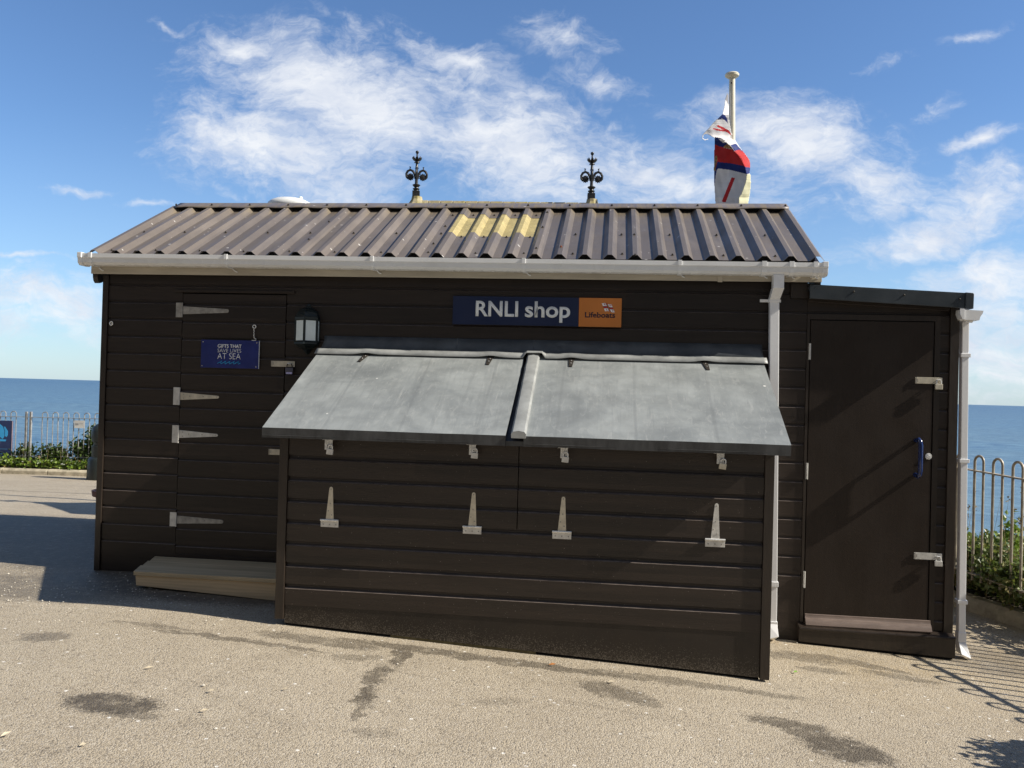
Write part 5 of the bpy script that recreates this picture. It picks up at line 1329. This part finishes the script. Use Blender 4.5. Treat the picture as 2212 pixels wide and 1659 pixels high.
# planter standing to the right, outside the view; its shade reaches the bottom right corner
pl = thing('timber_planter', (7.72, -2.2, gz(7.6, -1.9)), 'dark timber planter trough with a leafy shrub at far right', 'planter')
b = MB(); b.box(7.22, 7.8, -2.9, -1.62, gz(7.6, -1.9)+.0, .42); b.build('trough', m_trim, pl, bevel=.01)
lv = MB()
for k in range(1500):
    a = random.uniform(0, 6.28); r_ = random.random()**.5
    leaf(lv, Vector((7.36+.24*r_*math.cos(a), -1.96+.28*r_*math.sin(a), .38+random.random()**1.5*.24)), .05)
lv.build('foliage', m_bram, pl)

# ------------------------------------------------------------------ litter on the tarmac
def on_ground(x, y): return gz(x, y)+.010
def fallen(x, y, L, W, a, m, label, name='fallen_leaf', group=None, cat='leaf'):
    d = Vector((math.cos(a), math.sin(a), 0)); s = Vector((-d.y, d.x, 0)); p = Vector((x, y, on_ground(x, y)))
    b = MB(); b.add([p-d*L/2, p+s*W/2+Vector((0, 0, .010)), p+d*L/2+Vector((0, 0, .006)), p-s*W/2+Vector((0, 0, .004)), p+Vector((0, 0, .001))], [(0, 1, 2, 4), (0, 4, 2, 3)])
    o = b.build(name, m, at=(x, y, on_ground(x, y))); solid(o, .0012, 0); tag(o, label, cat, group)
m_lg = mat('fresh_green_leaf', (.22, .42, .05), .5); m_lo = mat('orange_dead_leaf', (.55, .22, .06), .6); m_lt = mat('pale_dry_leaf', (.60, .52, .38), .7)
fallen(5.33, -.80, .032, .016, .4, m_lg, 'bright green leaf on the tarmac right of the counter box')
fallen(3.78, -1.22, .045, .02, .1, m_lo, 'orange dead leaf by the foot of the counter box')
def gpt(u, v):
    z = 0.0
    for _ in range(6):
        d = fw+r2*((u-1106)/1821.3)-u2*((v-829.5)/1821.3); t = (z-CAM.z)/d.z; q = CAM+d*t; z = gz(q.x, q.y)
    return q.x, q.y
for (u, v, L, W, a, lab) in ((321, 1447, .05, .012, .5, 'pale curled twig on the open tarmac left of the counter'), (455, 1497, .035, .02, .3, 'buff leaf scrap right of the dark oil spot'),
        (440, 1540, .045, .012, .4, 'pale straw scrap near the bottom left'), (12, 1592, .05, .022, 1.2, 'large pale leaf at the bottom left edge'),
        (616, 1493, .03, .012, .2, 'pale scrap near the long damp streak'), (1320, 1477, .05, .02, .2, 'flattened buff leaf on the tarmac below the third hinge'), (178, 1615, .03, .02, .7, 'small buff leaf at the bottom left')):
    x, y = gpt(u, v); fallen(x, y, L, W, a, m_lt, lab, 'fallen_leaf')
def chips():
    b = MB()
    for k in range(420):
        if k < 170: x, y = random.uniform(-1.2, 6.4), random.uniform(-3.6, 0)
        else: x, y = random.gauss(.35, .55), random.gauss(-.75, .35)
        if 1.9 < x < 5.2 and y > -1.1: continue
        s_ = random.uniform(.003, .008)*(1.6 if random.random() < .08 else 1); z = gz(x, y)+.004
        a = random.uniform(0, 3)
        vs = [(x+s_*math.cos(a+q*1.6)*random.uniform(.6, 1.2), y+s_*math.sin(a+q*1.6)*random.uniform(.6, 1.2), z) for q in range(4)]
        vs.append((x, y, z+s_*.7)); b.add(vs, [(0, 1, 4), (1, 2, 4), (2, 3, 4), (3, 0, 4)])
    o = b.build('stone_chips', mat('pale_chips', (.62, .58, .50), .8, var=.2)); tag(o, 'tiny pale stone chips scattered over the tarmac', 'grit', kind='stuff')
chips()
